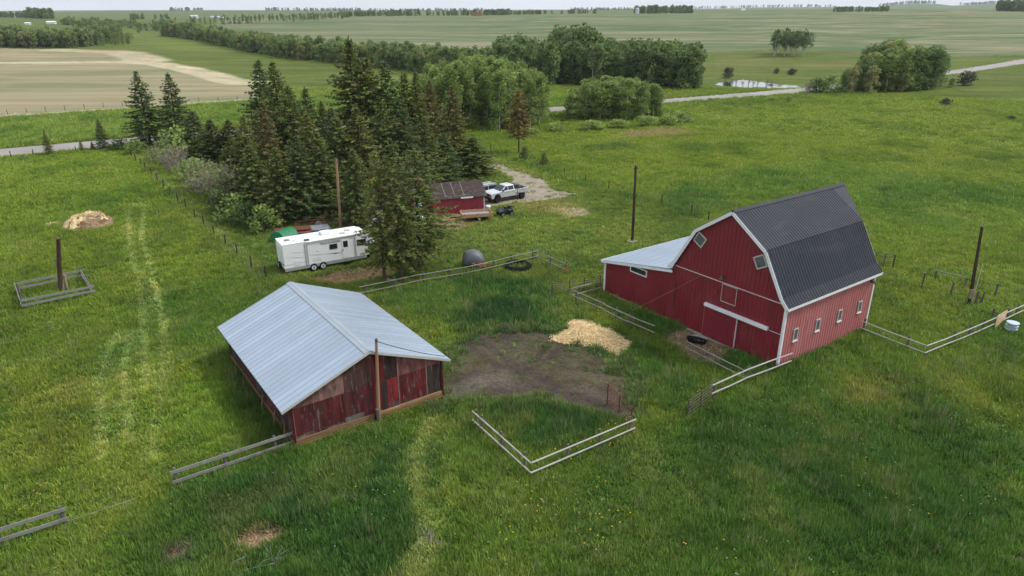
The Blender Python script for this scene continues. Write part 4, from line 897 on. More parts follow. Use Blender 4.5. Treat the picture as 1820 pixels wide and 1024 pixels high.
def panel(label, a, c, h, n, m, legs=(0, .5, 1), name='corral_panel', lo=.2):
    A = Vector((a[0], a[1], 0)); C_ = Vector((c[0], c[1], 0)); root = thing(name, label, 'gate', A); D = C_ - A
    b = MB()
    for k in range(n): z = lo + (h - lo) * k / (n - 1); b.tube([Vector((0, 0, z)), D * .5 + Vector((0, 0, z - .02)), D + Vector((0, 0, z))], .024, 6)
    b.build('bars', MT[m], root)
    for f in legs:
        b = MB(); b.tube([D * f + Vector((0, 0, -.1)), D * f + Vector((0, 0, h + .06))], .045, 7); b.build('upright', MT[m], root)
    return root
g = P(1079, 719); e = P(1121, 762)
panel('rusty red steel corral panel at the end of the V-shaped fence', (g.x, g.y), (e.x, e.y), 1.45, 7, 'rust')
g = P(1267, 711); e = P(1221, 745)
panel('brown steel gate hanging from the pale rails at the barn corner', (g.x, g.y), (e.x, e.y), 1.3, 6, 'steel', (0, .52, 1), 'field_gate')
g = P(981, 528); e = P(1066, 514)
panel('long steel gate panel behind the corner of the lean-to fence', (g.x, g.y), (e.x, e.y), 1.25, 6, 'steel', (0, .36, .66, 1), 'field_gate')
g = P(1553, 472); e = P(1587, 477)
panel('steel panel fence poking out behind the charcoal barn roof', (g.x, g.y), (e.x, e.y), 1.3, 6, 'steel', (0, .5, .96, 1))
def wire_fence(label, px, h=1.25, m='pole', r=.075):
    pts = [P(a, c) for a, c in px]; root = thing('wire_fence', label, 'fence', pts[0]); rg = random.Random(3)
    for p in pts:
        q = p - pts[0]; b = MB(); b.tube([q + Vector((0, 0, -.2)), q + Vector((rg.uniform(-.06, .06), 0, h * rg.uniform(.9, 1.1)))], [r, r * .9], 6); b.build('post', MT[m], root)
    for z in (.45, .8, 1.08):
        b = MB(); b.tube([p - pts[0] + Vector((0, 0, z * h / 1.2)) for p in pts], .005, 3, cap=False); b.build('wire', MT['post'], root)
zz = [(490, 85), (520, 115), (557, 145), (595, 185), (638, 220), (680, 265), (730, 322), (780, 370), (838, 430), (900, 480), (968, 545), (1035, 607), (1115, 685), (1200, 755), (1290, 835), (1397, 935), (1510, 1012)]
wire_fence('line of dark posts and wire running beside the dead bushes and pines', [(120 + a * .2344, 260 + c * .2344) for a, c in zz])
zz = [(228, 170), (352, 215), (490, 250), (628, 290), (792, 352), (955, 410), (1133, 465), (1335, 525), (1540, 582), (1770, 662), (1900, 705)]
wire_fence('post and wire fence between the driveway lawn and the pasture', [(820 + a * .2308, 230 + c * .2308) for a, c in zz], 1.25)
wire_fence('far line of small posts along the tan stubble field', [(x, 205.5 - (x / 452) * 28 - 3 * math.sin(x / 150)) for x in range(-20, 460, 34)], 1.25, r=.06)
wire_fence('short run of roadside posts left of the spruces', [(x, 281 - x * .085) for x in (20, 60, 135, 165)], 1.0)
# ================================================================== vehicles
def wheel(root, x, y, r, w_, side, rimm='chrome', tyre='black', n=20):
    b = MB(); s = 1 if side > 0 else -1
    b.tube([(x, y - s * w_ / 2, r), (x, y - s * w_ * .38, r), (x, y + s * w_ * .38, r), (x, y + s * w_ / 2, r)], [r * .9, r, r, r * .9], n)
    o = b.build('wheel', MT[tyre], root)
    b = MB(); b.tube([(x, y + s * w_ * .40, r), (x, y + s * (w_ * .5 + .012), r), (x, y + s * (w_ * .5 - .02), r)], [r * .62, r * .6, r * .2], n)
    for k in range(5):
        a = k * 1.257; b.bar((x + math.cos(a) * r * .15, y + s * (w_ * .5 + .01), r + math.sin(a) * r * .15), (x + math.cos(a) * r * .55, y + s * (w_ * .5 + .014), r + math.sin(a) * r * .55), .05, .02, up=(0, 1, 0))
    b.build('rim', MT[rimm], o); return o
def arch(cx, r, z0, n=9, rev=False):
    p = [(cx + r * math.cos(math.pi * i / n), z0 + r * math.sin(math.pi * i / n)) for i in range(n + 1)]; return p[::-1] if not rev else p
def loft2(b, p, ys, mi=0):
    """side profile p (x,z) carried across y stations (y, inset) with rounded shoulders"""
    secs = []
    xm = sum(q[0] for q in p) / len(p); zm = sum(q[1] for q in p) / len(p)
    for y, k in ys: secs.append([(xm + (q[0] - xm) * (1 - k), y, zm + (q[1] - zm) * (1 - k)) for q in p])
    b.loft(secs, mi)
def pickup(loc, rz):
    root = thing('pickup_truck', 'silver crew cab pickup with black wheels and a dark load in its bed', 'pickup', loc, rz)
    zb = .62; A = .56
    lower = [(2.88, .62), (2.93, .95), (2.86, 1.22), (2.6, 1.32), (1.35, 1.42), (-.80, 1.42), (-.80, .95), (-2.9, .95), (-2.92, .66)] + arch(-1.9, A, zb, rev=False) + arch(1.98, A, zb)
    b = MB(); loft2(b, lower, [(-.99, .035), (-.94, 0), (.94, 0), (.99, .035)]); body = b.build('body', MT['silver'], root, bevel=.02)
    b = MB()
    for s in (-1, 1):
        side = [(-.80, .72), (-.80, 1.44), (-2.92, 1.44), (-2.94, .70)] + arch(-1.9, A, .70)
        b.extrude([(x, s * .99, z) for x, z in side], (0, -s * .10, 0))
    b.build('bed_side', MT['silver'], root, bevel=.012)
    b = MB(); b.box(-2.95, -.93, .72, -2.86, .93, 1.44); b.build('tailgate', MT['silver'], root, bevel=.012)
    # cab
    b = MB(); lo, hi = 1.40, 2.0
    q0 = [(1.42, -.90), (1.42, .90), (-.80, .90), (-.80, -.90)]; q1 = [(.55, -.72), (.55, .72), (-.70, .72), (-.70, -.72)]
    b.loft([[(x, y, lo) for x, y in q0], [(x, y, hi) for x, y in q1], [(x * .9 - .02, y * .86, hi + .05) for x, y in q1]]); b.build('cab', MT['silver'], root, bevel=.03)
    L = lambda a, c, t_: tuple(a[i] + (c[i] - a[i]) * t_ for i in range(3))
    def pane(c0, c1, c2, c3, off, name='window'):
        b = MB(); c = [Vector(p) for p in (c0, c1, c2, c3)]; nn = (c[1] - c[0]).cross(c[2] - c[0]).normalized()
        if nn.dot(Vector(off)) < 0: nn = -nn
        q = [p + nn * .012 for p in c]; b.add(q + [p - nn * .03 for p in q], [(0, 1, 2, 3), (7, 6, 5, 4), (0, 4, 5, 1), (1, 5, 6, 2), (2, 6, 7, 3), (3, 7, 4, 0)]); b.build(name, MT['glass'], root)
    pane((1.36, -.84, 1.45), (1.36, .84, 1.45), (.62, .69, 1.96), (.62, -.69, 1.96), (1, 0, .5), 'windscreen')
    pane((-.795, -.78, 1.5), (-.795, .78, 1.5), (-.715, .64, 1.93), (-.715, -.64, 1.93), (-1, 0, .2), 'rear_window')
    for s in (-1, 1):
        pane((1.08, s * .885, 1.46), (.28, s * .885, 1.46), (.28, s * .735, 1.94), (.55, s * .735, 1.94), (0, s, .2)); pane((.20, s * .885, 1.46), (-.62, s * .885, 1.46), (-.60, s * .735, 1.94), (.20, s * .735, 1.94), (0, s, .2))
        b = MB(); b.box(.98, s * .96 - .1, 1.42, 1.14, s * .96 + .12, 1.62); b.build('wing_mirror', MT['darkpl'], root, bevel=.02)
        for x0, x1 in ((.24, 1.2), (-.66, .2)):
            b = MB(); b.box(x0, s * .992 - .008, .74, x1, s * .992 + .006, 1.38); d = b.build('door', MT['silver'], root); b = MB(); b.box(x0 + .06, s * 1.0 - .01, 1.22, x0 + .26, s * 1.0 + .02, 1.26); b.build('handle', MT['darkpl'], d)
        b = MB(); b.box(2.72, s * .72 - .16, .98, 2.93, s * .72 + .16, 1.2); b.build('headlight', MT['glassgrey'], root, bevel=.02)
        b = MB(); b.box(-2.965, s * .86 - .07, 1.02, -2.90, s * .86 + .07, 1.34); b.build('tail_light', MT['red'], root)
    b = MB(); b.box(2.86, -.55, .92, 2.955, .55, 1.2); b.build('grille', MT['darkpl'], root); b = MB(); b.box(2.84, -.98, .58, 3.05, .98, .84); b.build('bumper', MT['darkpl'], root, bevel=.04)
    b = MB(); b.box(-3.06, -.96, .60, -2.94, .96, .78); b.build('bumper', MT['chrome'], root, bevel=.02)
    b = MB(); b.box(-2.3, -.75, .97, -.95, .75, 1.66); b.box(-1.6, -.7, 1.66, -1.0, .7, 1.88); b.build('load', MT['darkpl'], root, bevel=.05)
    b = MB(); b.box(-2.7, -.55, .42, 2.6, .55, .66); b.build('chassis', MT['black'], root)
    for x in (1.98, -1.9):
        for s in (-1, 1): wheel(root, x, s * .88, .43, .30, s, 'darkpl')
def suv(loc, rz):
    root = thing('suv', 'dark blue grey sport utility car parked behind the silver pickup', 'car', loc, rz); A = .44
    lower = [(2.3, .42), (2.36, .8), (2.2, 1.0), (1.1, 1.12), (-2.25, 1.12), (-2.38, .9), (-2.35, .45)] + arch(-1.42, A, .42) + arch(1.45, A, .42)
    b = MB(); loft2(b, lower, [(-.94, .04), (-.88, 0), (.88, 0), (.94, .04)]); b.build('body', MT['navy'], root, bevel=.02)
    b = MB(); q0 = [(1.15, -.84), (1.15, .84), (-2.2, .84), (-2.2, -.84)]; q1 = [(.25, -.68), (.25, .68), (-1.95, .68), (-1.95, -.68)]
    b.loft([[(x, y, 1.1) for x, y in q0], [(x, y, 1.66) for x, y in q1]]); b.build('cabin', MT['glass'], root, bevel=.03)
    b = MB(); b.box(-2.0, -.70, 1.655, .30, .70, 1.73); b.build('roof', MT['navy'], root, bevel=.05)
    for s in (-1, 1):
        b = MB(); b.bar((1.13, s * .845, 1.11), (.27, s * .69, 1.66), .06, .06); b.bar((.27, s * .70, 1.66), (-1.95, s * .70, 1.66), .06, .06); b.bar((-1.95, s * .69, 1.66), (-2.2, s * .845, 1.11), .07, .07); b.bar((-.55, s * .85, 1.11), (-.55, s * .70, 1.66), .07, .04); b.build('pillar', MT['silver'], root)
        b = MB(); b.tube([(.1, s * .55, 1.80), (-1.8, s * .55, 1.80)], .03, 6); b.build('roof_rail', MT['chrome'], root)
        b = MB(); b.box(2.12, s * .66 - .16, .78, 2.36, s * .66 + .16, .94); b.build('headlight', MT['glassgrey'], root, bevel=.02)
        b = MB(); b.box(.98, s * .92 - .07, 1.1, 1.12, s * .92 + .09, 1.24); b.build('wing_mirror', MT['navy'], root, bevel=.02)
    b = MB(); b.box(2.3, -.5, .6, 2.39, .5, .92); b.build('grille', MT['darkpl'], root); b = MB(); b.box(2.25, -.9, .38, 2.44, .9, .58); b.build('bumper', MT['darkpl'], root, bevel=.03)
    for x in (1.45, -1.42):
        for s in (-1, 1): wheel(root, x, s * .8, .36, .24, s)
pf = P(885.7, 360.5); pb = P(925, 353.5); dv = pf - pb; az = math.atan2(dv.y, dv.x)
nn = Vector((-math.sin(az), math.cos(az), 0))     # camera-side wheels are on the left of the truck
left = nn if nn.y < 0 else -nn
ctr = (pf + pb) / 2 - left * .88 - Vector((math.cos(az), math.sin(az), 0)) * .04
pickup(ctr, az)
suv(ctr - left * 2.6 + Vector((math.cos(az), math.sin(az), 0)) * 2.1, az + .05)

def camper():
    a = P(508, 491); w1 = P(561.6, 484.5); w2 = P(578, 480); d = (P(655, 464) - a); az = math.atan2(d.y, d.x)
    root = thing('travel_trailer', 'long white travel trailer with twin axles parked beside the spruces', 'camper', a, az)
    # local: x forward along the camera-side wall, y away from the camera
    Ln = 9.0; Wd = 2.45; zf = .62; H_ = 2.98
    prof = [(0, zf), (0, H_ - .12), (.10, H_), (7.7, H_), (8.15, H_ - .12), (8.75, 2.1), (9.05, 1.62), (8.95, 1.1), (8.3, .72), (7.9, zf)]
    b = MB(); b.extrude([(x, 0, z) for x, z in prof], (0, Wd, 0)); body = b.build('body', MT['rv'], root, bevel=.04)
    b = MB(); b.box(.02, -.02, .40, 7.9, .12, zf + .1); b.box(.02, Wd - .12, .4, 7.9, Wd + .02, zf + .1); b.build('skirt', MT['chrome2'], root)
    b = MB(); b.box(.2, .15, .38, 8.2, Wd - .15, .64); b.build('chassis', MT['black'], root)
    b = MB(); b.box(-.012, -.012, H_ - .03, 7.72, Wd + .012, H_ + .035); b.build('roof', MT['rv'], root, bevel=.02)
    b = MB(); b.box(3.95, 1.0, H_ + .03, 4.95, 1.75, H_ + .34); ac = b.build('air_conditioner', MT['rv'], root, bevel=.08)
    b = MB(); b.box(3.93, 1.12, H_ + .08, 3.96, 1.62, H_ + .26); b.build('grille', MT['frame'], ac)
    for x, y, m in ((.75, 1.2, 'rail'), (6.6, 1.4, 'frame'), (2.35, .28, 'darkpl'), (5.9, .65, 'frame')):
        b = MB(); b.box(x - .24, y - .2, H_ + .035, x + .24, y + .2, H_ + .13); b.build('roof_vent', MT[m], root, bevel=.04)
    b = MB(); b.tube([(1.2, .6, H_), (1.2, .6, H_ + .18)], .05, 8); b.build('vent_pipe', MT['frame'], root)
    b = MB(); b.box(2.2, -.10, H_ - .10, 6.9, .0, H_ + .01); b.build('awning', MT['rv'], root, bevel=.02)
    for x in (2.2, 6.85): b = MB(); b.box(x, -.07, .75, x + .06, -.01, H_ - .1); b.build('awning_arm', MT['chrome2'], root)
    def win(x0, z0, x1, z1):
        b = MB(); b.box(x0, -.035, z0, x1, -.004, z1); o = b.build('window', MT['darkpl'], root, bevel=.05); b = MB(); b.box(x0 + .06, -.045, z0 + .06, x1 - .06, -.03, z1 - .06); b.build('pane', MT['glass'], o)
    win(4.35, 1.85, 5.1, 2.35); win(7.05, 1.75, 7.95, 2.35)
    b = MB(); b.box(5.55, -.03, .72, 6.25, -.004, 2.62); d = b.build('door', MT['rv'], root, bevel=.03)
    b = MB(); b.box(5.68, -.045, 1.85, 6.12, -.028, 2.45); b.build('window', MT['glass'], d); b = MB(); b.box(5.57, -.07, 1.5, 5.63, -.03, 1.68); b.build('handle', MT['black'], d)
    b = MB(); b.bar((5.62, -.3, .42), (6.2, -.3, .42), .3, .04); b.build('entry_step', MT['black'], root)
    for x0, z0, x1, z1 in ((2.7, .95, 3.45, 1.35), (.9, .8, 1.6, 1.3), (8.0, .95, 8.5, 1.35), (3.1, 1.85, 3.35, 1.98)):
        b = MB(); b.box(x0, -.02, z0, x1, -.004, z1); b.build('hatch', MT['hatch'], root, bevel=.01)
    def strip(p):    # tapering painted sash
        b = MB(); b.extrude([(x, -.012, z) for x, z in p], (0, .01, 0)); return b
    for p, m in (([(3.75, 1.5), (5.0, 1.42), (5.45, 1.34), (4.85, 1.34), (4.6, 1.40)], 'darkpl'), ([(2.3, 1.66), (3.3, 1.56), (3.9, 1.5), (3.2, 1.5)], 'frame'), ([(.2, 1.78), (1.3, 1.62), (2.1, 1.56), (1.2, 1.58)], 'frame'), ([(.5, 2.2), (1.5, 2.08), (2.1, 2.05), (1.3, 2.05)], 'frame'), ([(.1, 1.02), (2.15, 1.0), (2.15, 1.04), (.1, 1.06)], 'frame'), ([(7.7, 1.72), (8.85, 1.6), (8.8, 1.54), (8.2, 1.6)], 'darkpl'), ([(7.3, 2.72), (8.3, 2.62), (8.35, 2.56), (7.6, 2.62)], 'frame')): strip(p).build('stripe', MT[m], root)
    b = MB(); b.box(1.98, -.03, .65, 2.06, -.0, H_ - .1); b.build('seam_trim', MT['chrome2'], root)
    cu = bpy.data.curves.new('lettering', 'FONT'); cu.body = 'TRAILRUNNER'; cu.size = .27; cu.extrude = .006; cu.shear = .25; cu.space_character = 1.12
    o = bpy.data.objects.new('tmp', cu); COL.objects.link(o); dg = bpy.context.evaluated_depsgraph_get(); me = bpy.data.meshes.new_from_object(o.evaluated_get(dg)); bpy.data.objects.remove(o)
    me.materials.clear(); me.materials.append(MT['darkpl']); t_ = link('lettering', me, root, (3.45, -.012, 2.44), (math.pi / 2, 0, 0))
    # rear wall
    b = MB(); b.box(-.02, .25, 1.0, -.004, Wd - .25, 2.6); b.build('rear_panel', MT['hatch'], root, bevel=.01)
    for y in (.15, Wd - .3): b = MB(); b.box(-.03, y, .95, -.004, y + .15, 1.12); b.build('tail_light', MT['red'], root)
    sw = MB(); sw.tube([(-.12, 1.15, .80), (-.30, 1.15, .80)], [.36, .36], 18); so_ = sw.build('spare_wheel', MT['black'], root); sw = MB(); sw.tube([(-.29, 1.15, .80), (-.315, 1.15, .80)], [.24, .22], 16); sw.build('rim', MT['chrome'], so_)
    M_ = Matrix.Rotation(-az, 4, 'Z')
    x1 = (M_ @ (w1 - a)).x; x2 = x1 + .88
    for x in (x1, x2):
        wheel(root, x, .06, .36, .22, -1, 'white'); wheel(root, x, Wd - .06, .36, .22, 1, 'white')
        b = MB(); b.tube([(x + .43 * math.cos(t), -.015, .36 + .43 * math.sin(t)) for t in np.linspace(.2, 2.94, 9)], .03, 6); b.build('wheel_arch', MT['chrome2'], root)
    b = MB(); b.bar((8.1, .6, .55), (9.9, Wd / 2, .55), .1, .12); b.bar((8.1, Wd - .6, .55), (9.9, Wd / 2, .55), .1, .12); b.tube([(9.8, Wd / 2, .02), (9.8, Wd / 2, .9)], .05, 8); b.build('hitch', MT['black'], root)
    b = MB()
    for y in (Wd / 2 - .2, Wd / 2 + .2): b.tube([(9.15, y, .62), (9.15, y, .72), (9.15, y, 1.0), (9.15, y, 1.1)], [.1, .16, .16, .06], 10); b.build('gas_bottle', MT['white'], root); b = MB()
MT['chrome2'] = mat('dull_aluminium', (.46, .47, .48), .4, .1, 3, metal=.4)
MT['hatch'] = mat('off_white_hatch', (.70, .73, .75), .35, .05, 2)
camper()

def utility_trailer():
    p0 = P(820, 396); p1 = P(868, 392); c = P(847, 391); d = p1 - p0; az = math.atan2(d.y, d.x) - .05
    root = thing('utility_trailer', 'small flat trailer with new orange lumber sides and a grey deck', 'trailer', c, az)
    L_, W_ = 3.6, 1.9
    b = MB(); b.box(-L_ / 2, -W_ / 2, .62, L_ / 2, W_ / 2, .72); b.build('deck', MT['greysheet'], root)
    for s in (-1, 1):
        b = MB(); b.box(-L_ / 2 - .02, s * W_ / 2 - .03, .60, L_ / 2 + .02, s * W_ / 2 + .03, 1.02); b.build('side_board', MT['wood'], root)
        b = MB(); b.box(s * L_ / 2 - .03, -W_ / 2 + .04, .60, s * L_ / 2 + .03, W_ / 2 - .04, .98); b.build('end_board', MT['wood'], root)
        for x in (-L_ / 2 + .2, 0, L_ / 2 - .2): b = MB(); b.box(x - .05, s * (W_ / 2 + .05) - .025, .5, x + .05, s * (W_ / 2 + .05) + .025, 1.1); b.build('stake', MT['wood'], root)
        wheel(root, .2, s * .72, .32, .2, s, 'white')
    b = MB(); b.box(-L_ / 2 + .1, -.7, .5, L_ / 2 - .1, .7, .6); b.bar((-L_ / 2, 0, .5), (-L_ / 2 - 1.3, 0, .45), .1, .1); b.build('frame', MT['black'], root)
utility_trailer()
def atv():
    a = P(888, 386); c = P(907, 382.5); d = a - c; az = math.atan2(d.y, d.x); root = thing('quad_bike', 'dark blue all-terrain quad bike beside the lumber sided trailer', 'quad bike', (a + c) / 2 + Vector((0, .3, 0)), az)
    for x in (.62, -.62):
        for s in (-1, 1): wheel(root, x, s * .44, .31, .26, s, 'chrome', n=16)
    b = MB(); b.loft([[(x, y * w_, z) for y in (-1, 1) for z in ((z0, z1) if y < 0 else (z1, z0))] for x, w_, z0, z1 in ((1.0, .3, .45, .72), (.75, .34, .4, .86), (.3, .25, .35, .9), (0, .22, .35, .86), (-.6, .28, .38, .86), (-1.0, .3, .5, .82))]); b.build('body', MT['navy'], root, bevel=.03)
    for x0, x1, z in ((.28, 1.05, .72), (-1.08, -.3, .72)):
        for s in (-1, 1):
            b = MB(); xm = (x0 + x1) / 2; b.loft([[(x, s * .26, z_ + .1), (x, s * .62, z_), (x, s * .62, z_ + .04), (x, s * .26, z_ + .14)] for x, z_ in ((x0, z - .16), (xm - .15, z), (xm + .15, z), (x1, z - .12))]); b.build('mudguard', MT['navy'], root)
    b = MB(); b.box(-.7, -.17, .86, .1, .17, .98); b.build('seat', MT['black'], root, bevel=.05)
    b = MB(); b.tube([(.38, 0, .85), (.30, 0, 1.12)], .04, 8); b.tube([(.18, -.4, 1.16), (.30, -.15, 1.12), (.30, .15, 1.12), (.18, .4, 1.16)], .025, 8); b.build('handlebar', MT['black'], root)
    for x0, x1 in ((.45, 1.02), (-1.05, -.5)):
        b = MB()
        for y in np.linspace(-.38, .38, 5): b.tube([(x0, y, .93), (x1, y, .93)], .014, 5)
        for x in (x0, x1): b.tube([(x, -.38, .93), (x, .38, .93)], .016, 5)
        b.build('cargo_rack', MT['black'], root)
    b = MB(); b.box(-.95, -.28, .95, -.6, .28, 1.14); b.build('bag', MT['darkpl'], root, bevel=.05)
atv()

# ================================================================== yard objects
def lumpy(name, mats, parent, path, seed=0, nx=26, ny=14, hfun=None, col=None):
    pass
def mound(name, label, cat, poly, h, m, seed, colf, rough=.12, top=.6, group=None):
    """a heap with an irregular outline: grid over the outline, height falling to the rim"""
    poly = np.array(poly); c = poly.mean(0); N_ = 46; M2 = 26; V = []; Fc = []; C = []
    ang = np.linspace(0, 2 * math.pi, N_, endpoint=False); rr = []
    for a in ang:
        d = np.array((math.cos(a), math.sin(a))); best = .1
        for i in range(len(poly)):
            p = poly[i] - c; q = poly[(i + 1) % len(poly)] - c; e = q - p; den = d[0] * e[1] - d[1] * e[0]
            if abs(den) < 1e-9: continue
            t_ = (p[0] * e[1] - p[1] * e[0]) / den; u = (p[0] * d[1] - p[1] * d[0]) / den
            if t_ > 0 and -.001 <= u <= 1.001: best = max(best, t_)
        rr.append(best)
    rr = np.array(rr)
    V.append((0, 0, h))
    for j in range(1, M2 + 1):
        s = j / M2
        for k in range(N_):
            x, y = rr[k] * s * math.cos(ang[k]), rr[k] * s * math.sin(ang[k]); V.append((x, y, 0))
    V = np.array(V); X = V[:, 0] + c[0]; Y = V[:, 1] + c[1]
    s = np.concatenate([[0], np.repeat(np.arange(1, M2 + 1) / M2, N_)])
    z = h * (1 - _sm((s - top * .3) / (1 - top * .3))) ** .8 * (.55 + .9 * fbm(X * .9, Y * .9, seed, 3)) + (fbm(X * 3.2, Y * 3.2, seed + 3, 3) - .5) * rough * 2 * (1 - s ** 3)
    V[:, 2] = np.where(s >= 1, -.08, np.maximum(z, 0.02)); V[:, 0] += (fbm(X * 2, Y * 2, seed + 5) - .5) * .5; V[:, 1] += (fbm(X * 2, Y * 2, seed + 8) - .5) * .5
    F = []
    for k in range(N_): F.append((0, 1 + k, 1 + (k + 1) % N_, 0))
    b = MB(); fs = [(0, 1 + k, 1 + (k + 1) % N_) for k in range(N_)]
    for j in range(M2 - 1):
        for k in range(N_): a0 = 1 + j * N_; fs.append((a0 + k, a0 + N_ + k, a0 + N_ + (k + 1) % N_, a0 + (k + 1) % N_))
    for v in V: b.v.append(tuple(v))
    for f in fs:
        b.f.append(list(f)); b.m.append(0); q = V[list(f)].mean(0); b.c.append(colf(q[0] + c[0], q[1] + c[1], q[2]))
    o = b.build(name, m); o.location = (c[0], c[1], 0); tag(o, label, cat, group); return o
def stalks(parent, poly, n, seed, colr, L=.35):
    """loose straws lying over the heap, part of it"""
    rg = np.random.default_rng(seed); p = np.array(poly); V = []; F = []; C = []
    me = parent.data; co = np.empty(len(me.vertices) * 3); me.vertices.foreach_get('co', co); co = co.reshape(-1, 3)
    for k in range(n):
        v = co[rg.integers(0, len(co))] + rg.normal(0, .10, 3) * (1, 1, .2); a = rg.uniform(0, 6.28); l = L * rg.uniform(.5, 1.2); w_ = .018
        d = np.array((math.cos(a), math.sin(a), rg.normal(0, .25))) * l / 2; q = np.array((-math.sin(a), math.cos(a), 0)) * w_; b = len(V); v[2] = max(v[2], 0) + .04
        V += [v - d - q, v + d - q, v + d + q, v - d + q]; F.append((b, b + 1, b + 2, b + 3)); C.append(np.array(colr) * rg.uniform(.7, 1.35))
    me2 = npmesh('loose_straw', np.array(V), np.array(F), MT['straw'], np.array(C)); o = link('loose_straw', me2, parent); tag(o, kind='stuff')
rgx = random.Random(11)
m1 = mound('straw_pile', 'spread of bright yellow straw between the dirt yard and the barn fence', 'straw', PILE, .13, MT['straw'], 5, lambda x, y, z: (1.0, 1, 1.001) if vn(np.array([x * 2.0]), np.array([y * 2.0]), 9)[0] > .25 else (.72, .62, .5), .07, 1.9)
stalks(m1, PILE, 3800, 2, (1.1, 1.1, 1.05))
mid = P(168, 395)
m2 = mound('straw_pile', 'heap of old straw and grey manure in the left field', 'straw', OLD, .85, MT['straw'], 15, lambda x, y, z: ((.45, .42, .5) if (x - mid.x) + (fbm(np.array([x]), np.array([y]), 4)[0] - .5) * 6 > .3 else (1.15, 1.2, 1.25)) if vn(np.array([x * 1.3]), np.array([y * 1.3]), 19)[0] > .22 else (.3, .25, .22), .38, 1.5)
stalks(m2, OLD, 1500, 3, (.8, .78, .75))
THIN = [tuple(P(*q))[:2] for q in ((77, 400), (90, 396), (110, 396), (108, 400), (95, 402), (84, 405))]
m3 = mound('straw_scatter', 'thin strip of pale straw left of the old heap', 'straw', THIN, .16, MT['straw'], 25, lambda x, y, z: (1, .98, .9), .05, .9); stalks(m3, THIN, 500, 4, (1, .98, .9))

def bale():
    c = P(842, 473); root = thing('covered_bale', 'round load wrapped in a glossy grey tarp beside the corral fence', 'bale', c, .12)
    b = MB(); secs = []; n = 18; rg = random.Random(2)
    for x, k in ((-1.2, .30), (-1.12, .62), (-.85, .88), (-.4, 1.02), (.1, 1.06), (.5, 1.0), (.85, .84), (1.08, .58), (1.16, .28)):
        secs.append([(x * (1.08 - .16 * max(0, math.sin(t))) + rg.uniform(-.03, .03), 1.0 * (k ** .7) * math.cos(t), max(.22, .75 + (1.05 - .12 * x) * k * math.sin(t)) + (.03 * math.sin(5 * t + x * 3))) for t in np.linspace(0, 2 * math.pi, n, endpoint=False)])
    b.loft(secs); b.build('tarp', MT['tarp'], root, smooth=True)
    b = MB(); b.box(-1.1, -.8, .0, 1.0, .8, .34); b.build('pallet', MT['black'], root, bevel=.05)
    b = MB(); b.tube([(-1.0, -.95, .45), (0, -1.0, .55), (1.0, -.92, .5)], .03, 6); b.build('rope', MT['cable'], root); root.scale = (.86, .86, .9)
bale()
c = P(852, 477.5); b = MB(); rg = random.Random(5)
for k in range(9): b.bar(c + Vector((rg.uniform(-.6, .6), -.2 + rg.uniform(-.4, .2), .12 + .05 * k)), c + Vector((rg.uniform(-.7, .9), -.4 + rg.uniform(-.4, .2), .2 + .06 * k)), .16, .12, 0, (1.2, .9, .8) if k % 2 else (.8, .6, .55))
tag(b.build('firewood_stack', MT['log']), 'small jumble of reddish split logs at the foot of the grey tarp bale', 'firewood')
c = P(920, 477); b = MB(); b.tube([(1.12 * math.cos(t), 1.12 * math.sin(t), .26) for t in np.linspace(0, 2 * math.pi, 29)], .24, 10, cap=False)
o = b.build('tractor_tyre', MT['black']); o.location = c; tag(o, 'large black tractor tyre lying flat in the corral grass', 'tyre')
b = MB(); b.tube([(0, 0, .1), (0, 0, .16)], [.9, .9], 20); o2 = b.build('feed', MT['straw'], o)
b = MB(); b.loft([[(.8 * k * math.cos(t), .38 * k * math.sin(t), z) for t in np.linspace(0, 2 * math.pi, 17)[:-1]] for k, z in ((.8, 0), (1, .32), (.9, .32), (.72, .1))], cap=True); o = b.build('feed_trough', MT['black']); o.location = P(1238, 609); o.rotation_euler = (0, 0, -.6); tag(o, 'black rubber trough on the bare patch outside the sliding barn door', 'trough')
c = P(1240, 600); b = MB(); M = Matrix.Translation(P(1243, 601)) @ Matrix.Rotation(R_(20), 4, 'Z'); b.box(-.9, -.5, .02, .9, .5, .1, M=M)
tag(b.build('ground_slab', MT['rock']), 'grey slab lying on the straw outside the sliding barn door', 'slab')
# right fence furniture
a = P(1769, 585); d = P(1786, 566, .55); b = MB()
q = [P(1773, 561, 1.15), P(1791, 551, 1.25), P(1786, 566, .65), P(1767, 586, .02)]; n = Vector((.35, -.9, .2)).normalized() * .02
b.add([p + n for p in q] + [p - n for p in q], [(0, 1, 2, 3), (7, 6, 5, 4), (0, 4, 5, 1), (1, 5, 6, 2), (2, 6, 7, 3), (3, 7, 4, 0)]); tag(b.build('plywood_board', MT['plyboard']), 'tan sheet of plywood leaning against the pale rail fence on the right', 'board')
c = P(1795, 589); r0 = thing('water_tub', 'stack of pale blue plastic tubs by the fence on the right', 'tub', c)
for k in range(3): b = MB(); z = .05 + .24 * k; b.tube([(0, 0, z), (.02 * k, 0, z + .2), (.02 * k, 0, z + .23)], [.36 - .02 * k, .42, .45], 18); b.build('tub', MT['tub' if k else 'white'], r0)
c = P(1004, 478, .6); b = MB(); q = P(1007, 492); b.extrude([q + Vector((-.16, -.1, .55)), q + Vector((.02, -.1, .5)), q + Vector((.05, -.1, 1.0)), q + Vector((-.05, -.1, 1.05))], (0, .02, 0)); tag(b.build('marker_flag', MT['orange']), 'orange rag tied to the last post of the corral fence', 'flag')
c = P(869, 375); b = MB(); b.tube([(0, 0, 0), (0, 0, .7), (0, 0, .8)], [.28, .28, .26], 14); o = b.build('barrel', MT['rail']); o.location = P(868, 379); tag(o, 'grey barrel between the red shed corner and the quad bike', 'barrel')
b = MB(); b.tube([(0, 0, .8), (0, 0, .95)], [.3, .25], 12); b.build('lid', MT['whitetarp'], o)
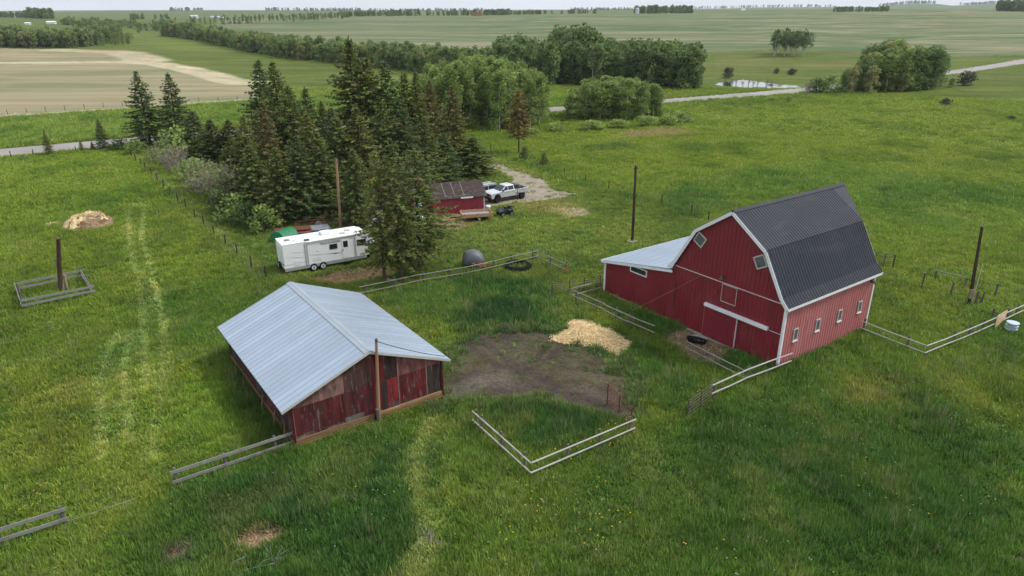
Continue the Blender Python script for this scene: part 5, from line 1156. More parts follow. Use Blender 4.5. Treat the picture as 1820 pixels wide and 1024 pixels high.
# junk between the pines and the camper
c = P(494, 430); b = MB(); n = 12; b.extrude([(1.15 * math.cos(t), 0, 1.25 * math.sin(t)) for t in np.linspace(0, math.pi, n)], (0, 2.1, 0)); o = b.build('tent_cover', MT['green'], bevel=.05); o.location = P(494, 432); o.rotation_euler = (0, 0, R_(-28)); tag(o, 'bright green domed cover behind the rear of the white camper', 'tarp cover')
def sheetpile(px, py, w_, l, rz, mkey, label, h=.5, n=5, seed=1, name='sheet_metal_pile'):
    rg = random.Random(seed); b = MB()
    for k in range(n):
        M = Matrix.Translation(P(px, py) + Vector((rg.uniform(-.2, .2), rg.uniform(-.2, .2), .1 + h * k / n))) @ Matrix.Rotation(R_(rz + rg.uniform(-9, 9)), 4, 'Z') @ Matrix.Rotation(R_(rg.uniform(-4, 4)), 4, 'X')
        b.box(-l / 2, -w_ / 2, 0, l / 2, w_ / 2, .05, M=M)
        for i in range(10): b.box(-l / 2, -w_ / 2 + w_ * i / 10, .05, l / 2, -w_ / 2 + w_ * i / 10 + .06, .075, M=M)
    return tag(b.build(name, MT[mkey]), label, 'scrap metal')
sheetpile(522, 419, 1.9, 3.8, 14, 'rustsheet', 'stack of rust red roofing sheets behind the white camper', .75, 5, 1)
sheetpile(566, 413, 1.6, 2.4, 20, 'greysheet', 'stack of grey roofing sheets next to the rust red ones', .6, 4, 2)
sheetpile(628, 398, 1.5, 3.4, 8, 'rustsheet', 'brown sheet lying near the foot of the tan pole', .4, 2, 3, 'rusty_sheet')
b = MB(); rg = random.Random(8)
for k in range(10): a = P(524 + rg.uniform(0, 20), 401 - rg.uniform(0, 8)); b.tube([a + Vector((0, 0, .1 + .06 * k)), a + Vector((rg.uniform(2.2, 3.4), rg.uniform(.2, 1.0), .12 + .06 * k))], .1, 6, 0, (.8, .6, .5) if k % 2 else (.6, .55, .5))
tag(b.build('log_pile', MT['log']), 'low pile of brown poles under the edge of the spruces', 'log pile')
for px, py, w_, h, lb, mk in ((655, 388, 1.7, 1.4, 'white tarp heap left of the front spruces', 'whitetarp'), (688, 381, 2.6, 2.2, 'largest white tarp heap seen through the front spruces', 'whitetarp'), (671, 404, 1.7, 1.3, 'grey white tarp heap nearest the nose of the camper', 'tarp2'), (690, 397, 1.0, .8, 'small white bundle below the largest tarp heap', 'whitetarp'), (745, 387, 1.2, 1.3, 'white bundle by the cabin wall behind the front spruces', 'whitetarp')):
    c = P(px, py); pl = [(c.x + w_ * math.cos(t) * rgx.uniform(.7, 1.1), c.y + w_ * .7 * math.sin(t) * rgx.uniform(.7, 1.1)) for t in np.linspace(0, 6.28, 9)[:-1]]
    MT.setdefault('tarp2', mat('pale_grey_tarp', (.45, .48, .54), .45, .15, 3, bump=.3, bscale=6))
    mound('tarp_heap', lb, 'tarp', pl, h, MT[mk], px, lambda x, y, z: (1, 1, 1), .18, 1.4, 'tarp heaps behind the pines')
c = P(633, 372); r0 = thing('play_hut', 'small yellow and blue hut beneath the spruces behind the tan pole', 'hut', c, .3)
b = MB(); b.box(-.5, -.5, 0, .5, .5, 1.1); b.build('wall', MT['plyboard'], r0); b = MB(); b.extrude([(-.65, -.65, 1.1), (.65, -.65, 1.1), (0, -.65, 1.65)], (0, 1.3, 0)); b.build('roof', MT['blue'], r0); b = MB(); b.box(-.2, -.52, .1, .2, -.49, .8); b.build('door', MT['blue'], r0)
b = MB(); M = Matrix.Translation(P(648, 371)); b.box(-1, -.5, 0, 1, .5, .7, M=M); b.box(-.9, -.4, .7, .6, .3, 1.0, M=M); tag(b.build('tool_crate', MT['blue'], bevel=.05), 'dark blue crate beside the small yellow hut', 'crate')
for px, py, s, lb in ((642, 397, .55, 'flat grey boulder right of the tan pole'), (697, 503, .42, 'pale rock at the foot of the front spruces'), (566, 400, .4, 'dark rock beside the low pile of poles')):
    c = P(px, py); pl = [(c.x + s * 1.8 * math.cos(t) * rgx.uniform(.7, 1.1), c.y + s * 1.1 * math.sin(t) * rgx.uniform(.7, 1.1)) for t in np.linspace(0, 6.28, 9)[:-1]]; mound('boulder', lb, 'rock', pl, s, MT['rock'], px, lambda x, y, z: (1, 1, 1), .06, 1.6)
# rails lying loose
def loose(px0, py0, px1, py1, lb, r=.05): a = P(px0, py0) + Vector((0, 0, .12)); c = P(px1, py1) + Vector((0, 0, .16)); b = MB(); b.bar(a, c, .05, .14); tag(b.build('fallen_plank', MT['rail']), lb, 'plank')
loose(115, 934, 246, 891, 'long grey plank fallen in the grass right of the lower left fence'); loose(413, 1024, 488, 1008, 'short grey plank in the grass at the bottom edge'); loose(410, 1008, 438, 995, 'stub of pale wood beside the dry grass at the bottom')
def bleached(px, py, lb, seed, k=9):
    rg = random.Random(seed); c = P(px, py); root = thing('dead_branch', lb, 'branch', c, 0)
    for j in range(k):
        a = rg.uniform(0, 6.28); L = rg.uniform(.35, .95); b = MB(); p0 = Vector((rg.uniform(-.2, .2), rg.uniform(-.2, .2), .1)); p1 = p0 + Vector((math.cos(a) * L * .5, math.sin(a) * L * .5, rg.uniform(.1, .35))); p2 = p1 + Vector((math.cos(a + rg.uniform(-.6, .6)) * L * .5, math.sin(a + rg.uniform(-.6, .6)) * L * .5, rg.uniform(-.15, .1)))
        b.tube([p0, p1, p2], [.016, .011, .005], 4); b.build('stem', MT['rail'], root)
bleached(762, 965, 'bleached dead branch in the light grass below the shed', 3, 12)
bleached(486, 1000, 'pale dead stems standing in the grass at the bottom edge', 6, 14)
# ================================================================== trees
def kites(P0, D, L, Wd, rg):
    """leaf sprays: n kites from base P0 along D (unit), length L, width Wd"""
    n = len(P0); r = rg.normal(0, 1, (n, 3)); s = np.cross(D, r); s /= np.linalg.norm(s, axis=1)[:, None] + 1e-9
    mid = P0 + D * (L * .45)[:, None]; V = np.stack([P0, mid + s * (Wd / 2)[:, None], P0 + D * L[:, None], mid - s * (Wd / 2)[:, None]], 1).reshape(-1, 3)
    return V, np.arange(n * 4).reshape(n, 4)
def unit(a): return a / (np.linalg.norm(a, axis=1)[:, None] + 1e-9)
SPC = dict(green=(.050, .066, .022), blue=(.043, .062, .025), olive=(.066, .076, .024), brown=(.070, .066, .028), rust=(.088, .070, .028))
def spruce_mesh(seed, h, R, kind='green', bare=.06, dens=1.0, power=.9, browntop=0, shag=1.0):
    rg = np.random.default_rng(seed); P0 = []; D = []; L = []; Wd = []; C = []; base = np.array(SPC[kind])
    limbs = MB(); z = bare * h; lean = rg.normal(0, .008, 2)
    while z < h * .985:
        t = (z / h - bare) / (1 - bare); prof = (1 - t) ** power * (.80 + .20 * math.sin(min(1, t * 5) * 1.57)) * (1 - .28 * max(0, .25 - t) / .25)
        nb = max(4, int((5 + 3.2 * (1 - t)) * rg.uniform(.8, 1.2)))
        a0 = rg.uniform(0, 6.28)
        for k in range(nb):
            a = a0 + 6.283 * k / nb + rg.normal(0, .18); Lb = R * prof * rg.uniform(.60, 1.22) + .12
            el = .42 * t - .20 + rg.normal(0, .10); bc = base * rg.uniform(.7, 1.35) * np.array((rg.uniform(.9, 1.2), 1, rg.uniform(.85, 1.1)))
            if rg.random() < .03 or (browntop and rg.random() < browntop): bc = np.array(SPC['brown']) * rg.uniform(.7, 1.2)
            if rg.random() < .04 and t < .6: continue
            m = max(3, int(Lb / .30)); d0 = np.array((math.cos(a), math.sin(a), 0)); sd = np.array((-math.sin(a), math.cos(a), 0))
            pts = []
            for j in range(m + 1):
                s = j / m; zz = z + Lb * (el * s - .42 * s * s + .40 * s ** 3) * 1.0; p = d0 * Lb * s + np.array((lean[0] * z, lean[1] * z, zz)); pts.append(p)
            if Lb > .8: limbs.tube([tuple(p) for p in pts[:: max(1, m // 3)]] , [max(.012, .035 * (1 - i / 4) * min(1, Lb / 2)) for i in range(len(pts[:: max(1, m // 3)]))], 4, cap=False)
            for j in range(m):
                s = (j + rg.uniform(.2, 1)) / m
                if s < .18 and Lb > 1.2: continue
                p = pts[j] + (pts[j + 1] - pts[j]) * rg.random()
                wspan = (1 - s) * .55 + .18
                for q in range(max(2, int(round(7.5 * dens)))):
                    sg = rg.choice((-1, 1)); ang = rg.uniform(.25, 1.15); dd = d0 * math.cos(ang) + sd * sg * math.sin(ang) + np.array((0, 0, rg.uniform(-.55, .22) * shag))
                    P0.append(p + rg.normal(0, .05, 3)); D.append(dd); L.append((.42 + .58 * min(1, (1 - t) * 5)) * rg.uniform(.6, 1.15) * (wspan * min(1.3, .5 + Lb * .3) + .16) * .8); Wd.append(rg.uniform(.11, .20))
                    C.append(bc * rg.uniform(.75, 1.3) * (1.22 if s > .75 else 1))
        z += h * .034 * (1.0 - .45 * t) * rg.uniform(.8, 1.2)
    for k in range(14): P0.append(np.array((lean[0] * h, lean[1] * h, h * .96 + rg.uniform(-.03, .02) * h))); a = rg.uniform(0, 6.28); D.append(np.array((math.cos(a) * .35, math.sin(a) * .35, 1))); L.append(rg.uniform(.25, .55)); Wd.append(.12); C.append(base * 1.2)
    V, F = kites(np.array(P0), unit(np.array(D)), np.array(L), np.array(Wd), rg)
    crown = npmesh('crown', V, F, MT['needles'], np.array(C))
    tb = MB(); tb.tube([(0, 0, -.3), (0, 0, h * .3), (lean[0] * h * .7, lean[1] * h * .7, h * .7), (lean[0] * h, lean[1] * h, h * .985)], [.017 * h, .013 * h, .006 * h, .012], 8)
    b0 = len(tb.v); tb.v += limbs.v; tb.f += [[i + b0 for i in f] for f in limbs.f]; tb.m += limbs.m; tb.c += limbs.c
    o = tb.build('trunk', MT['bark']); tm = o.data; bpy.data.objects.remove(o); return crown, tm
def broad_mesh(seed, h, R, cols, n=2600, leaf=.30, bare=.30, shape='aspen', trunkm='aspenbark', nl=9, lean=0, sparse=0):
    rg = np.random.default_rng(seed); tb = MB(); tops = []
    tr = .010 * h + .03
    tb.tube([(0, 0, -.3), (rg.normal(0, .1), rg.normal(0, .1), h * .45), (rg.normal(0, .2) + lean, rg.normal(0, .2), h * .93)], [tr * 1.2, tr * .8, tr * .2], 7)
    cl = []
    for k in range(nl * 3):
        t = rg.random() ** .8; z = h * (bare + (.97 - bare) * t)
        if shape == 'aspen': rad = R * (math.sin(math.pi * min(1, (.15 + .85 * t) ** 1.1)) ** .6 * .95 + .05)
        else: rad = R * math.sqrt(max(.02, 1 - (2 * t - .9) ** 2 * .85))
        a = rg.uniform(0, 6.28); rr = rad * math.sqrt(rg.uniform(.15, 1)) * .8; c = np.array((rr * math.cos(a) + lean * t, rr * math.sin(a), z)); cl.append((c, R * rg.uniform(.26, .46), rg.uniform(.72, 1.3), rg.random()))
        if k % 3 == 0: tb.tube([(lean * t * .5, 0, max(.1 * h, z - rr * 1.1)), (c[0] * .55, c[1] * .55, z - rr * .35), tuple(c)], [tr * .5, tr * .3, .012], 5, cap=False)
    P0 = []; D = []; C = []; per = n // len(cl)
    for c, s, br, pk in cl:
        v = rg.normal(0, 1, (per, 3)); v = unit(v) * (rg.uniform(.25, 1, per) ** .5)[:, None] * s * np.array((1, 1, .95)); keep = v[:, 2] > -s * .75; v = v[keep]
        P0.append(c + v); d = unit(v) * .8 + rg.normal(0, .7, v.shape); D.append(d); col = np.array(cols[0]) * (1 - pk) + np.array(cols[1]) * pk
        C.append(col * br * rg.uniform(.75, 1.3, (len(v), 1)))
    P0 = np.concatenate(P0); D = unit(np.concatenate(D)); C = np.concatenate(C); nn = len(P0); L = leaf * rg.uniform(.7, 1.35, nn); V, F = kites(P0, D, L, L * rg.uniform(.55, .9, nn), rg)
    crown = npmesh('crown', V, F, MT['leaves'], C); o = tb.build('trunk', MT[trunkm]); tm = o.data; bpy.data.objects.remove(o); return crown, tm
def plant(name, label, cat, protos, loc, sc=1.0, rz=None, group=None, sz=None, tilt=0):
    r = bpy.data.objects.new(name, None); COL.objects.link(r); r.location = loc; r.empty_display_size = .3
    r.rotation_euler = (tilt, 0, random.uniform(0, 6.28) if rz is None else rz); r.scale = (sc, sc, sz or sc); tag(r, label, cat, group)
    for me in protos:
        link('crown' if me.name.startswith('crown') else ('twigs' if me.name.startswith('twigs') else 'trunk'), me, r)
    return r
SPR = {}
def spruce(kind, v):
    k = (kind, v)
    if kind == 'front' and k not in SPR: SPR[k] = spruce_mesh(900 + v, 14, 4.0, 'green' if v > 1 else 'olive', bare=.17, dens=.72, power=.62, browntop=.05)
    if k not in SPR: SPR[k] = spruce_mesh(hash(kind) % 1000 * 0 + sum(map(ord, kind)) + v * 17, 14, 4.5 + .3 * v, kind, browntop=.3 if kind == 'brown' else (.1 if kind == 'olive' else 0))
    return SPR[k]
def put_spruce(bx, by, ty, kind, v, label, wide=1.0, group='spruces in the clump behind the camper', tx=None):
    p = P(bx, by); h = hgt(p, ty); s = h / 14.0
    return plant('spruce_tree', label, 'spruce', spruce(kind, v), p, s * wide, None, group, s)
mid_l = 'dark spruce in the middle of the dense clump behind the camper'
back_l = 'dark spruce at the back of the dense clump along the road side'
for a in (
    (640, 322, 63, 'green', 1, 'tallest spruce of the clump, its spire above all the others', 1.05), (269, 262, 125, 'blue', 0, 'leftmost of the two big spruces standing apart by the road', 1.15), (320, 262, 128, 'blue', 1, 'right one of the two big spruces standing apart by the road', 1.1),
    (479, 292, 104, 'blue', 2, 'tall spruce, left one of the twin spires above the stubble field', 1.0), (510, 300, 106, 'green', 0, 'tall spruce, right one of the twin spires above the stubble field', 1.05),
    (532, 338, 150, 'green', 2, 'bushy spruce in front of the twin spires', 1.2), (562, 330, 153, 'blue', 1, 'narrow spruce right of the twin spires with a thin dark top', 1.0), (585, 318, 178, 'olive', 1, 'short brownish topped spruce left of the tallest one', .95),
    (487, 372, 178, 'brown', 0, 'half dead brown spruce at the left front of the clump', 1.0), (450, 350, 205, 'olive', 0, mid_l, 1.2), (665, 320, 100, 'olive', 1, 'spruce just right of the tallest spire', 1.1), (700, 322, 108, 'blue', 0, 'second tallest spruce, dark with a blunt top', 1.15),
    (728, 318, 124, 'green', 1, 'slim dark spruce left of the aspen grove', .9), (748, 316, 126, 'olive', 2, 'slim yellowish spruce touching the aspen grove', .85), (770, 310, 140, 'brown', 1, 'sparse brown spruce in front of the aspen grove', .9), (808, 306, 150, 'brown', 0, 'reddish brown spruce right of the others, before the grove', .95),
    (460, 385, 255, 'green', 1, mid_l, 1.35), (505, 396, 262, 'green', 2, mid_l, 1.3), (540, 392, 240, 'blue', 0, mid_l, 1.3), (580, 385, 232, 'green', 0, mid_l, 1.3), (612, 372, 205, 'green', 1, mid_l, 1.3), (648, 368, 190, 'olive', 2, mid_l, 1.25), (690, 352, 180, 'green', 2, mid_l, 1.2), (725, 352, 190, 'blue', 1, mid_l, 1.2), (760, 345, 205, 'green', 0, mid_l, 1.2),
    (560, 350, 200, 'olive', 0, mid_l, 1.3), (600, 340, 190, 'blue', 2, mid_l, 1.2), (500, 340, 200, 'green', 1, mid_l, 1.25), (425, 345, 240, 'green', 2, mid_l, 1.3), (640, 400, 262, 'green', 0, mid_l, 1.2),
    (684, 506, 268, 'front', 1, 'left one of the front spruces beside the nose of the camper', .72), (713, 500, 250, 'front', 2, 'middle one of the front spruces, with a yellow green top', .95), (747, 480, 262, 'front', 3, 'right one of the front spruces, before the red cabin', 1.3),
    (790, 330, 235, 'blue', 2, 'dark spreading spruce behind the small red shed', 1.5), (842, 312, 242, 'green', 1, 'low wide spruce whose drooping limbs reach toward the driveway', 2.7),
    (352, 285, 197, 'blue', 2, 'low bushy spruce left of three between the two groups', 2.0), (385, 292, 210, 'green', 0, 'low bushy spruce in the middle between the two groups', 2.1), (415, 290, 212, 'green', 2, 'low bushy spruce nearest the twin spires', 2.0),
    (88, 276, 231, 'olive', 0, 'lone little spruce beside the road at the far left', .8), (184, 266, 211, 'blue', 1, 'young spruce beside the road left of the two big ones', .95), (146, 269, 249, 'olive', 2, 'smallest roadside spruce, left of the young one', 1.0), (166, 268, 251, 'green', 0, 'tiny bushy spruce touching the young roadside one', 1.3)):
    put_spruce(*a[:6], a[6])
cr = spruce_mesh(77, 12, 3.3, 'rust', bare=.3, dens=.9, power=.55); p = P(922, 273); plant('spruce_tree', 'olive brown spruce with a bare trunk standing alone by the driveway', 'spruce', cr, p, hgt(p, 160) / 12)
p = P(740, 470); 
# groves of aspen: every trunk a tree
LG = ((.125, .165, .046), (.090, .130, .036)); LD = ((.058, .084, .026), (.042, .064, .022)); LO = ((.125, .140, .046), (.150, .140, .056)); LW_ = ((.075, .092, .040), (.110, .110, .052))
ASP = [broad_mesh(100 + i, 11, 2.1, LG, 3800, .32, .03, nl=13) for i in range(4)]
OLV = [broad_mesh(140 + i, 11, 2.5, LO if i == 1 else (LG if i == 0 else tuple(tuple(1.35 * q for q in c_) for c_ in LD)), 3000, .36, .03, nl=12) for i in range(4)]
WAS = [broad_mesh(170 + i, 10, 1.6, LD, 420, .5, .30) for i in range(3)]
def grove(poly, n, protos, hrange, label, group, seed, mind=1.6, name='aspen_tree', topf=None, wide=1.0):
    rg = random.Random(seed); w = np.array([tuple(P(*q))[:2] for q in poly]); got = []
    t0 = 0
    while len(got) < n and t0 < 6000:
        t0 += 1; x = rg.uniform(w[:, 0].min(), w[:, 0].max()); y = rg.uniform(w[:, 1].min(), w[:, 1].max())
        if sdpoly(np.array([x]), np.array([y]), w)[0] < 0 and all((x - a) ** 2 + (y - c) ** 2 > mind ** 2 for a, c in got): got.append((x, y))
    for x, y in got:
        h = rg.uniform(*hrange)
        if topf: h *= topf(x, y)
        s = h / 11; plant(name, label, 'aspen', protos[rg.randrange(len(protos))], (x, y, float(ground_z(np.array([x]), np.array([y]))[0])), s * rg.uniform(1.0, 1.3) * wide, rg.uniform(0, 6.28), group, s)
gp = [(752, 232), (850, 238), (962, 226), (972, 214), (925, 188), (830, 182), (770, 190)]
cg = P(845, 205)
grove(gp, 78, ASP, (10.5, 13.0), 'slender bright green aspen packed in the big rounded grove behind the spruces', 'aspens in the big rounded grove', 3, 1.5, topf=lambda x, y: 1.0 - .30 * min(1, (abs(x - cg.x) / 19.0) ** 2.2))
cg2 = P(1090, 205)
grove([(1002, 214), (1060, 217), (1140, 214), (1170, 206), (1140, 198), (1040, 200)], 40, ASP + OLV[:1], (7.4, 8.8), 'aspen in the low rounded grove beside the gravel road', 'aspens in the low roadside grove', 5, 1.4, topf=lambda x, y: 1.0 - .36 * min(1, (abs(x - cg2.x) / 12.5) ** 2.2), wide=1.25)
cg3 = P(1600, 155)
grove([(1500, 164), (1560, 166), (1640, 160), (1690, 153), (1660, 140), (1560, 143)], 52, OLV, (10.0, 13.0), 'olive green poplar in the wide grove beyond the road on the right', 'poplars in the wide right grove', 7, 2.2, 'poplar_tree', topf=lambda x, y: 1.06 - .42 * min(1, (abs(x - cg3.x) / 20.0) ** 2.2), wide=1.25)
grove([(1490, 167), (1525, 166), (1520, 158), (1495, 158)], 6, OLV, (6, 7.5), 'small dark poplar at the left foot of the wide right grove', 'small poplars beside the wide right grove', 8, 1.5, 'poplar_tree')
grove([(1374, 101), (1436, 101), (1440, 95), (1376, 94)], 20, WAS, (11.0, 14.5), 'white stemmed aspen in the sparse clump out in the far pasture', 'aspens in the far sparse clump', 9, 2.6)
# shrubs
BUSH = [broad_mesh(200 + i, 3.2, 1.7, LD if i % 2 else LG, 900, .30, .02, 'round', 'bark', 7) for i in range(4)]
GBUSH = [broad_mesh(220 + i, 2.2, 1.5, LG, 700, .28, .0, 'round', 'bark', 6) for i in range(3)]
DBUSH = [broad_mesh(240 + i, 3, 1.7, ((.04, .05, .03), (.05, .05, .035)), 600, .4, .02, 'round', 'twig', 7) for i in range(2)]
def bush(px, py, ty, protos, label, wide=1.0, name='shrub', group=None, base=3.2):
    p = P(px, py); h = max(.5, hgt(p, ty)); plant(name, label, 'shrub', random.choice(protos), p, h / base * wide, None, group, h / base)
for px, py, ty, pr_, lb, w_ in (
    (1294, 139, 122, DBUSH, 'dark shrub standing on the far bank left above the pond', 1.2), (1379, 131, 122, DBUSH, 'small dark shrub in the pasture above the pond', 1.1), (1408, 133, 122, DBUSH, 'wider dark shrub right of the small one above the pond', 1.6),
    (1716, 152, 128, DBUSH, 'rounded dark shrub by the road right of the wide grove', 1.3), (1692, 155, 141, BUSH, 'small green shrub between the wide grove and the rounded dark shrub', 1.3), (1450, 166, 140, BUSH, 'leafy shrub right of the dead pinkish tree by the road', 1.3), (1475, 166, 136, BUSH, 'taller shrub at the left end of the wide right grove', 1.3),
    (1795, 213, 206, DBUSH, 'low shrub in the right pasture near the picture edge', 2.0), (1400, 182, 172, BUSH, 'low bush in the ditch beside the road bend', 1.6), (1372, 180, 173, GBUSH, 'flat green bush in the road ditch', 2.2), (1210, 216, 200, GBUSH, 'green bush right of the low roadside grove', 2.0), (1190, 222, 205, GBUSH, 'bright bush at the right foot of the low roadside grove', 2.0),
    (1150, 224, 208, GBUSH, 'leafy bush in front of the low roadside grove', 2.0), (1050, 232, 217, GBUSH, 'sprawling bush on the left of the roadside undergrowth', 2.4), (990, 234, 221, GBUSH, 'bush filling the gap between the two aspen groves', 2.4), (945, 240, 230, GBUSH, 'low bush at the right foot of the big grove', 2.2), (1100, 228, 214, GBUSH, 'bush midway along the undergrowth below the roadside grove', 2.2),
    (932, 284, 262, BUSH, 'dark young bush beside the trunk of the olive brown spruce', .8), (966, 293, 273, BUSH, 'young sapling by the pasture fence near the driveway', .8), (948, 283, 274, GBUSH, 'pale sprig bush between the two saplings at the fence', 1.0),
    (215, 268, 247, BUSH, 'green roadside bush at the left foot of the two big spruces', 1.8), (245, 274, 252, BUSH, 'leafy green bush in front of the two big spruces', 1.6), (318, 290, 236, GBUSH, 'yellow green bush behind the first dead shrub', .9), (345, 322, 288, GBUSH, 'yellow green bush between the dead grey shrubs', 1.2), (380, 280, 256, GBUSH, 'yellow green bush below the low spruces', .9),
    (395, 380, 340, BUSH, 'dark green bush below the largest dead shrub', 1.2), (440, 405, 365, BUSH, 'green bush under the left end of the spruces', 1.2), (470, 412, 370, BUSH, 'leafy bush beside the green domed cover', 1.3), (425, 395, 350, GBUSH, 'pale leafed bush among the dead shrubs by the fence', 1.1), (90, 586, 574, BUSH, 'small dark clump of weeds alone in the left field', 1.5), (40, 284, 276, BUSH, 'low roadside bush at the far left', 2.0)):
    bush(px, py, ty, pr_, lb, w_, base=3.2 if pr_ is BUSH else (2.2 if pr_ is GBUSH else 3))
# dead, twiggy shrubs
def twig_mesh(seed, h, R, n=46, green=.1):
    rg = np.random.default_rng(seed); b = MB(); LP = []
    def grow(p, d, L, r, dep):
        q = p + d * L * .5 + Vector(rg.normal(0, .05, 3)) * L; e = q + (d + Vector(rg.normal(0, .18, 3))).normalized() * L * .5
        b.tube([p, q, e], [r, r * .75, r * .4], 4, cap=False)
        LP.append(np.array(e))
        if dep > 0:
            for k in range(3 if dep > 1 else 4): s = rg.uniform(.35, 1); grow(p.lerp(e, s), (d + Vector(rg.normal(0, .55, 3)) + Vector((0, 0, .12))).normalized(), L * rg.uniform(.4, .68), r * .6, dep - 1)
    for k in range(n // 4):
        a = rg.uniform(0, 6.28); t_ = rg.uniform(.1, 1); d = Vector((math.cos(a) * t_ * R / h, math.sin(a) * t_ * R / h, 1)).normalized(); grow(Vector((rg.normal(0, .25), rg.normal(0, .25), 0)), d, h * rg.uniform(.45, .62), .035, 3)
    o = b.build('twigs', MT['twig']); tm = o.data; bpy.data.objects.remove(o); out = [tm]
    if green:
        LP = np.array(LP); i = rg.choice(len(LP), int(len(LP) * green)); P0 = LP[i] + rg.normal(0, .1, (len(i), 3)); D = unit(rg.normal(0, 1, P0.shape)); L = rg.uniform(.15, .3, len(i)); V, F = kites(P0, D, L, L * .7, rg); out.append(npmesh('crown', V, F, MT['leaves'], np.array((.10, .13, .04)) * rg.uniform(.7, 1.3, (len(i), 1))))
    return out
TW = [twig_mesh(300, 3.6, 2.6, 52, .5), twig_mesh(301, 3.4, 2.4, 52, .25), twig_mesh(302, 3.2, 2.2, 44, 1.1)]
for px, py, ty, k, lb, w_ in ((300, 303, 252, 0, 'first dead grey shrub below the two big spruces', 1.1), (325, 308, 250, 1, 'bushy grey purple dead shrub by the wire fence', 1.2), (360, 335, 268, 2, 'half green dead shrub behind the largest one', 1.2), (385, 362, 278, 0, 'largest dead grey shrub spreading toward the wire fence', 1.2), (355, 345, 292, 1, 'dead grey shrub low against the wire fence', 1.3), (410, 355, 290, 2, 'half green shrub between the dead one and the spruces', 1.1), (425, 388, 335, 1, 'purplish dead shrub under the left end of the spruces', 1.0), (275, 285, 252, 2, 'small dead shrub at the foot of the left big spruce', 1.0)):
    p = P(px, py); h = hgt(p, ty); plant('dead_shrub', lb, 'dead shrub', TW[k], p, h / 3.6 * w_, None, 'dead shrubs along the wire fence', h / 3.6)
p = P(1432, 174); TD = twig_mesh(310, 7, 1.6, 60, 0); plant('dead_tree', 'pinkish grey leafless tree beside the road bend', 'dead tree', TD, p, hgt(p, 136) / 7.5, 0)
p = P(1678, 196.5); lt = broad_mesh(320, 3, 1.5, ((.05, .055, .035), (.06, .055, .04)), 700, .3, .55, 'round', 'twig', 6); plant('lone_tree', 'little umbrella shaped tree alone in the right pasture', 'tree', lt, p, hgt(p, 177) / 3.0)
for i, (x, y) in enumerate(((1288, 152), (1300, 153), (1308, 152), (1320, 154), (1330, 153), (1338, 154), (1346, 152.5), (1362, 154), (1372, 154))):
    p = P(x, y); plant('dead_willow', 'leafless dark willow standing at the near edge of the pond', 'dead tree', TW[1][:1] if i % 2 else TW[0][:1], p, .55 if i in (1, 7) else .42, None, 'dead willows at the pond', .75 if i not in (1, 7) else .9)
for x, y, ty, lb in ((1052, 152, 100, 'pale dead birch trunk in the front of the dark wood'),):
    p = P(x, y) + Vector((0, -1.5, 0)); dt = twig_mesh(330, 5, 1.2, 30, 0); r = plant('dead_birch', lb, 'dead tree', [], p, 1.0); b = MB(); h = hgt(p, ty); b.tube([(0, 0, 0), (.1, 0, h * .5), (0, 0, h)], [.22, .16, .05], 7); b.build('trunk', MT['rail_pale'], r); q = link('twigs', dt[0], r, (0, 0, h * .55)); q.scale = (1, 1, 1)

# far woods, each read as one mass
FA = []
for i in range(5):
    cols = (((.068, .098, .032), (.052, .078, .026)), ((.085, .115, .038), (.06, .088, .03)), ((.092, .122, .042), (.07, .095, .034)), ((.085, .098, .040), (.11, .118, .046)), ((.045, .070, .024), (.055, .080, .026)))[i]
    cm, tm = broad_mesh(400 + i, 11, 2.4, tuple(tuple(1.25 * q for q in cc_) for cc_ in cols), 950, .6, .04, 'aspen' if i % 2 else 'round', 'bark', 8)
    cols = cols  # join crown and trunk into one prototype
    V = np.empty(len(cm.vertices) * 3, np.float32); cm.vertices.foreach_get('co', V); V = V.reshape(-1, 3); V2 = np.empty(len(tm.vertices) * 3, np.float32); tm.vertices.foreach_get('co', V2); V2 = V2.reshape(-1, 3)
    F1 = np.arange(len(V)).reshape(-1, 4); F2 = [p_.vertices[:] for p_ in tm.polygons if len(p_.vertices) == 4]; F = np.concatenate([F1, np.array(F2) + len(V)]); cc = np.array([d.color[:3] for d in cm.color_attributes['col'].data]).reshape(-1, 4, 3)[:, 0]
    FA.append(npmesh('far_tree', np.concatenate([V, V2]), F, [MT['farleaves'] if 'farleaves' in MT else MT.setdefault('farleaves', MT['leaves']), MT['bark']], np.concatenate([cc, np.ones((len(F2), 3))]), mi=np.concatenate([np.zeros(len(F1)), np.ones(len(F2))])))
def wood(name, label, poly, n, hr, kinds, seed, clump=.0, world=None, wide=1.0):
    rg = np.random.default_rng(seed); w = np.array(world if world is not None else [tuple(P(*q))[:2] for q in poly]); x = rg.uniform(w[:, 0].min(), w[:, 0].max(), n * 12); y = rg.uniform(w[:, 1].min(), w[:, 1].max(), n * 12)
    ok = sdpoly(x, y, w) < 0
    if clump: ok &= fbm(x / 22, y / 22, seed) > clump
    x, y = x[ok][:n], y[ok][:n]; m = len(x)
    if not m: print('EMPTY WOOD', name, label); return
    hh_ = rg.uniform(*hr, m) * (.82 + .36 * fbm(x / 18, y / 18, seed + 1)); s = hh_ / 11
    wv = np.stack([s * rg.uniform(.9, 1.3, m) * wide, s * rg.uniform(.9, 1.3, m) * wide, s], 1)
    scatter(name, [FA[k] for k in kinds], np.stack([x, y, hT(x, y) - .1], 1), wv, np.stack([0 * x, 0 * x, rg.uniform(0, 6.28, m)], 1), np.ones((m, 3)), rg.integers(0, len(kinds), m), label)
wood('woodland', 'dark wood of tall poplars beyond the road', [(885, 146), (950, 152), (1050, 153), (1130, 156), (1240, 161), (1235, 150), (1150, 140), (1040, 133), (890, 133)], 300, (10, 13.5), (0, 1, 4, 0), 21)
wood('woodland', 'dark wood of tall poplars beyond the road', [(990, 146), (1060, 146), (1060, 136), (985, 136)], 40, (14, 16.5), (0, 4), 22)
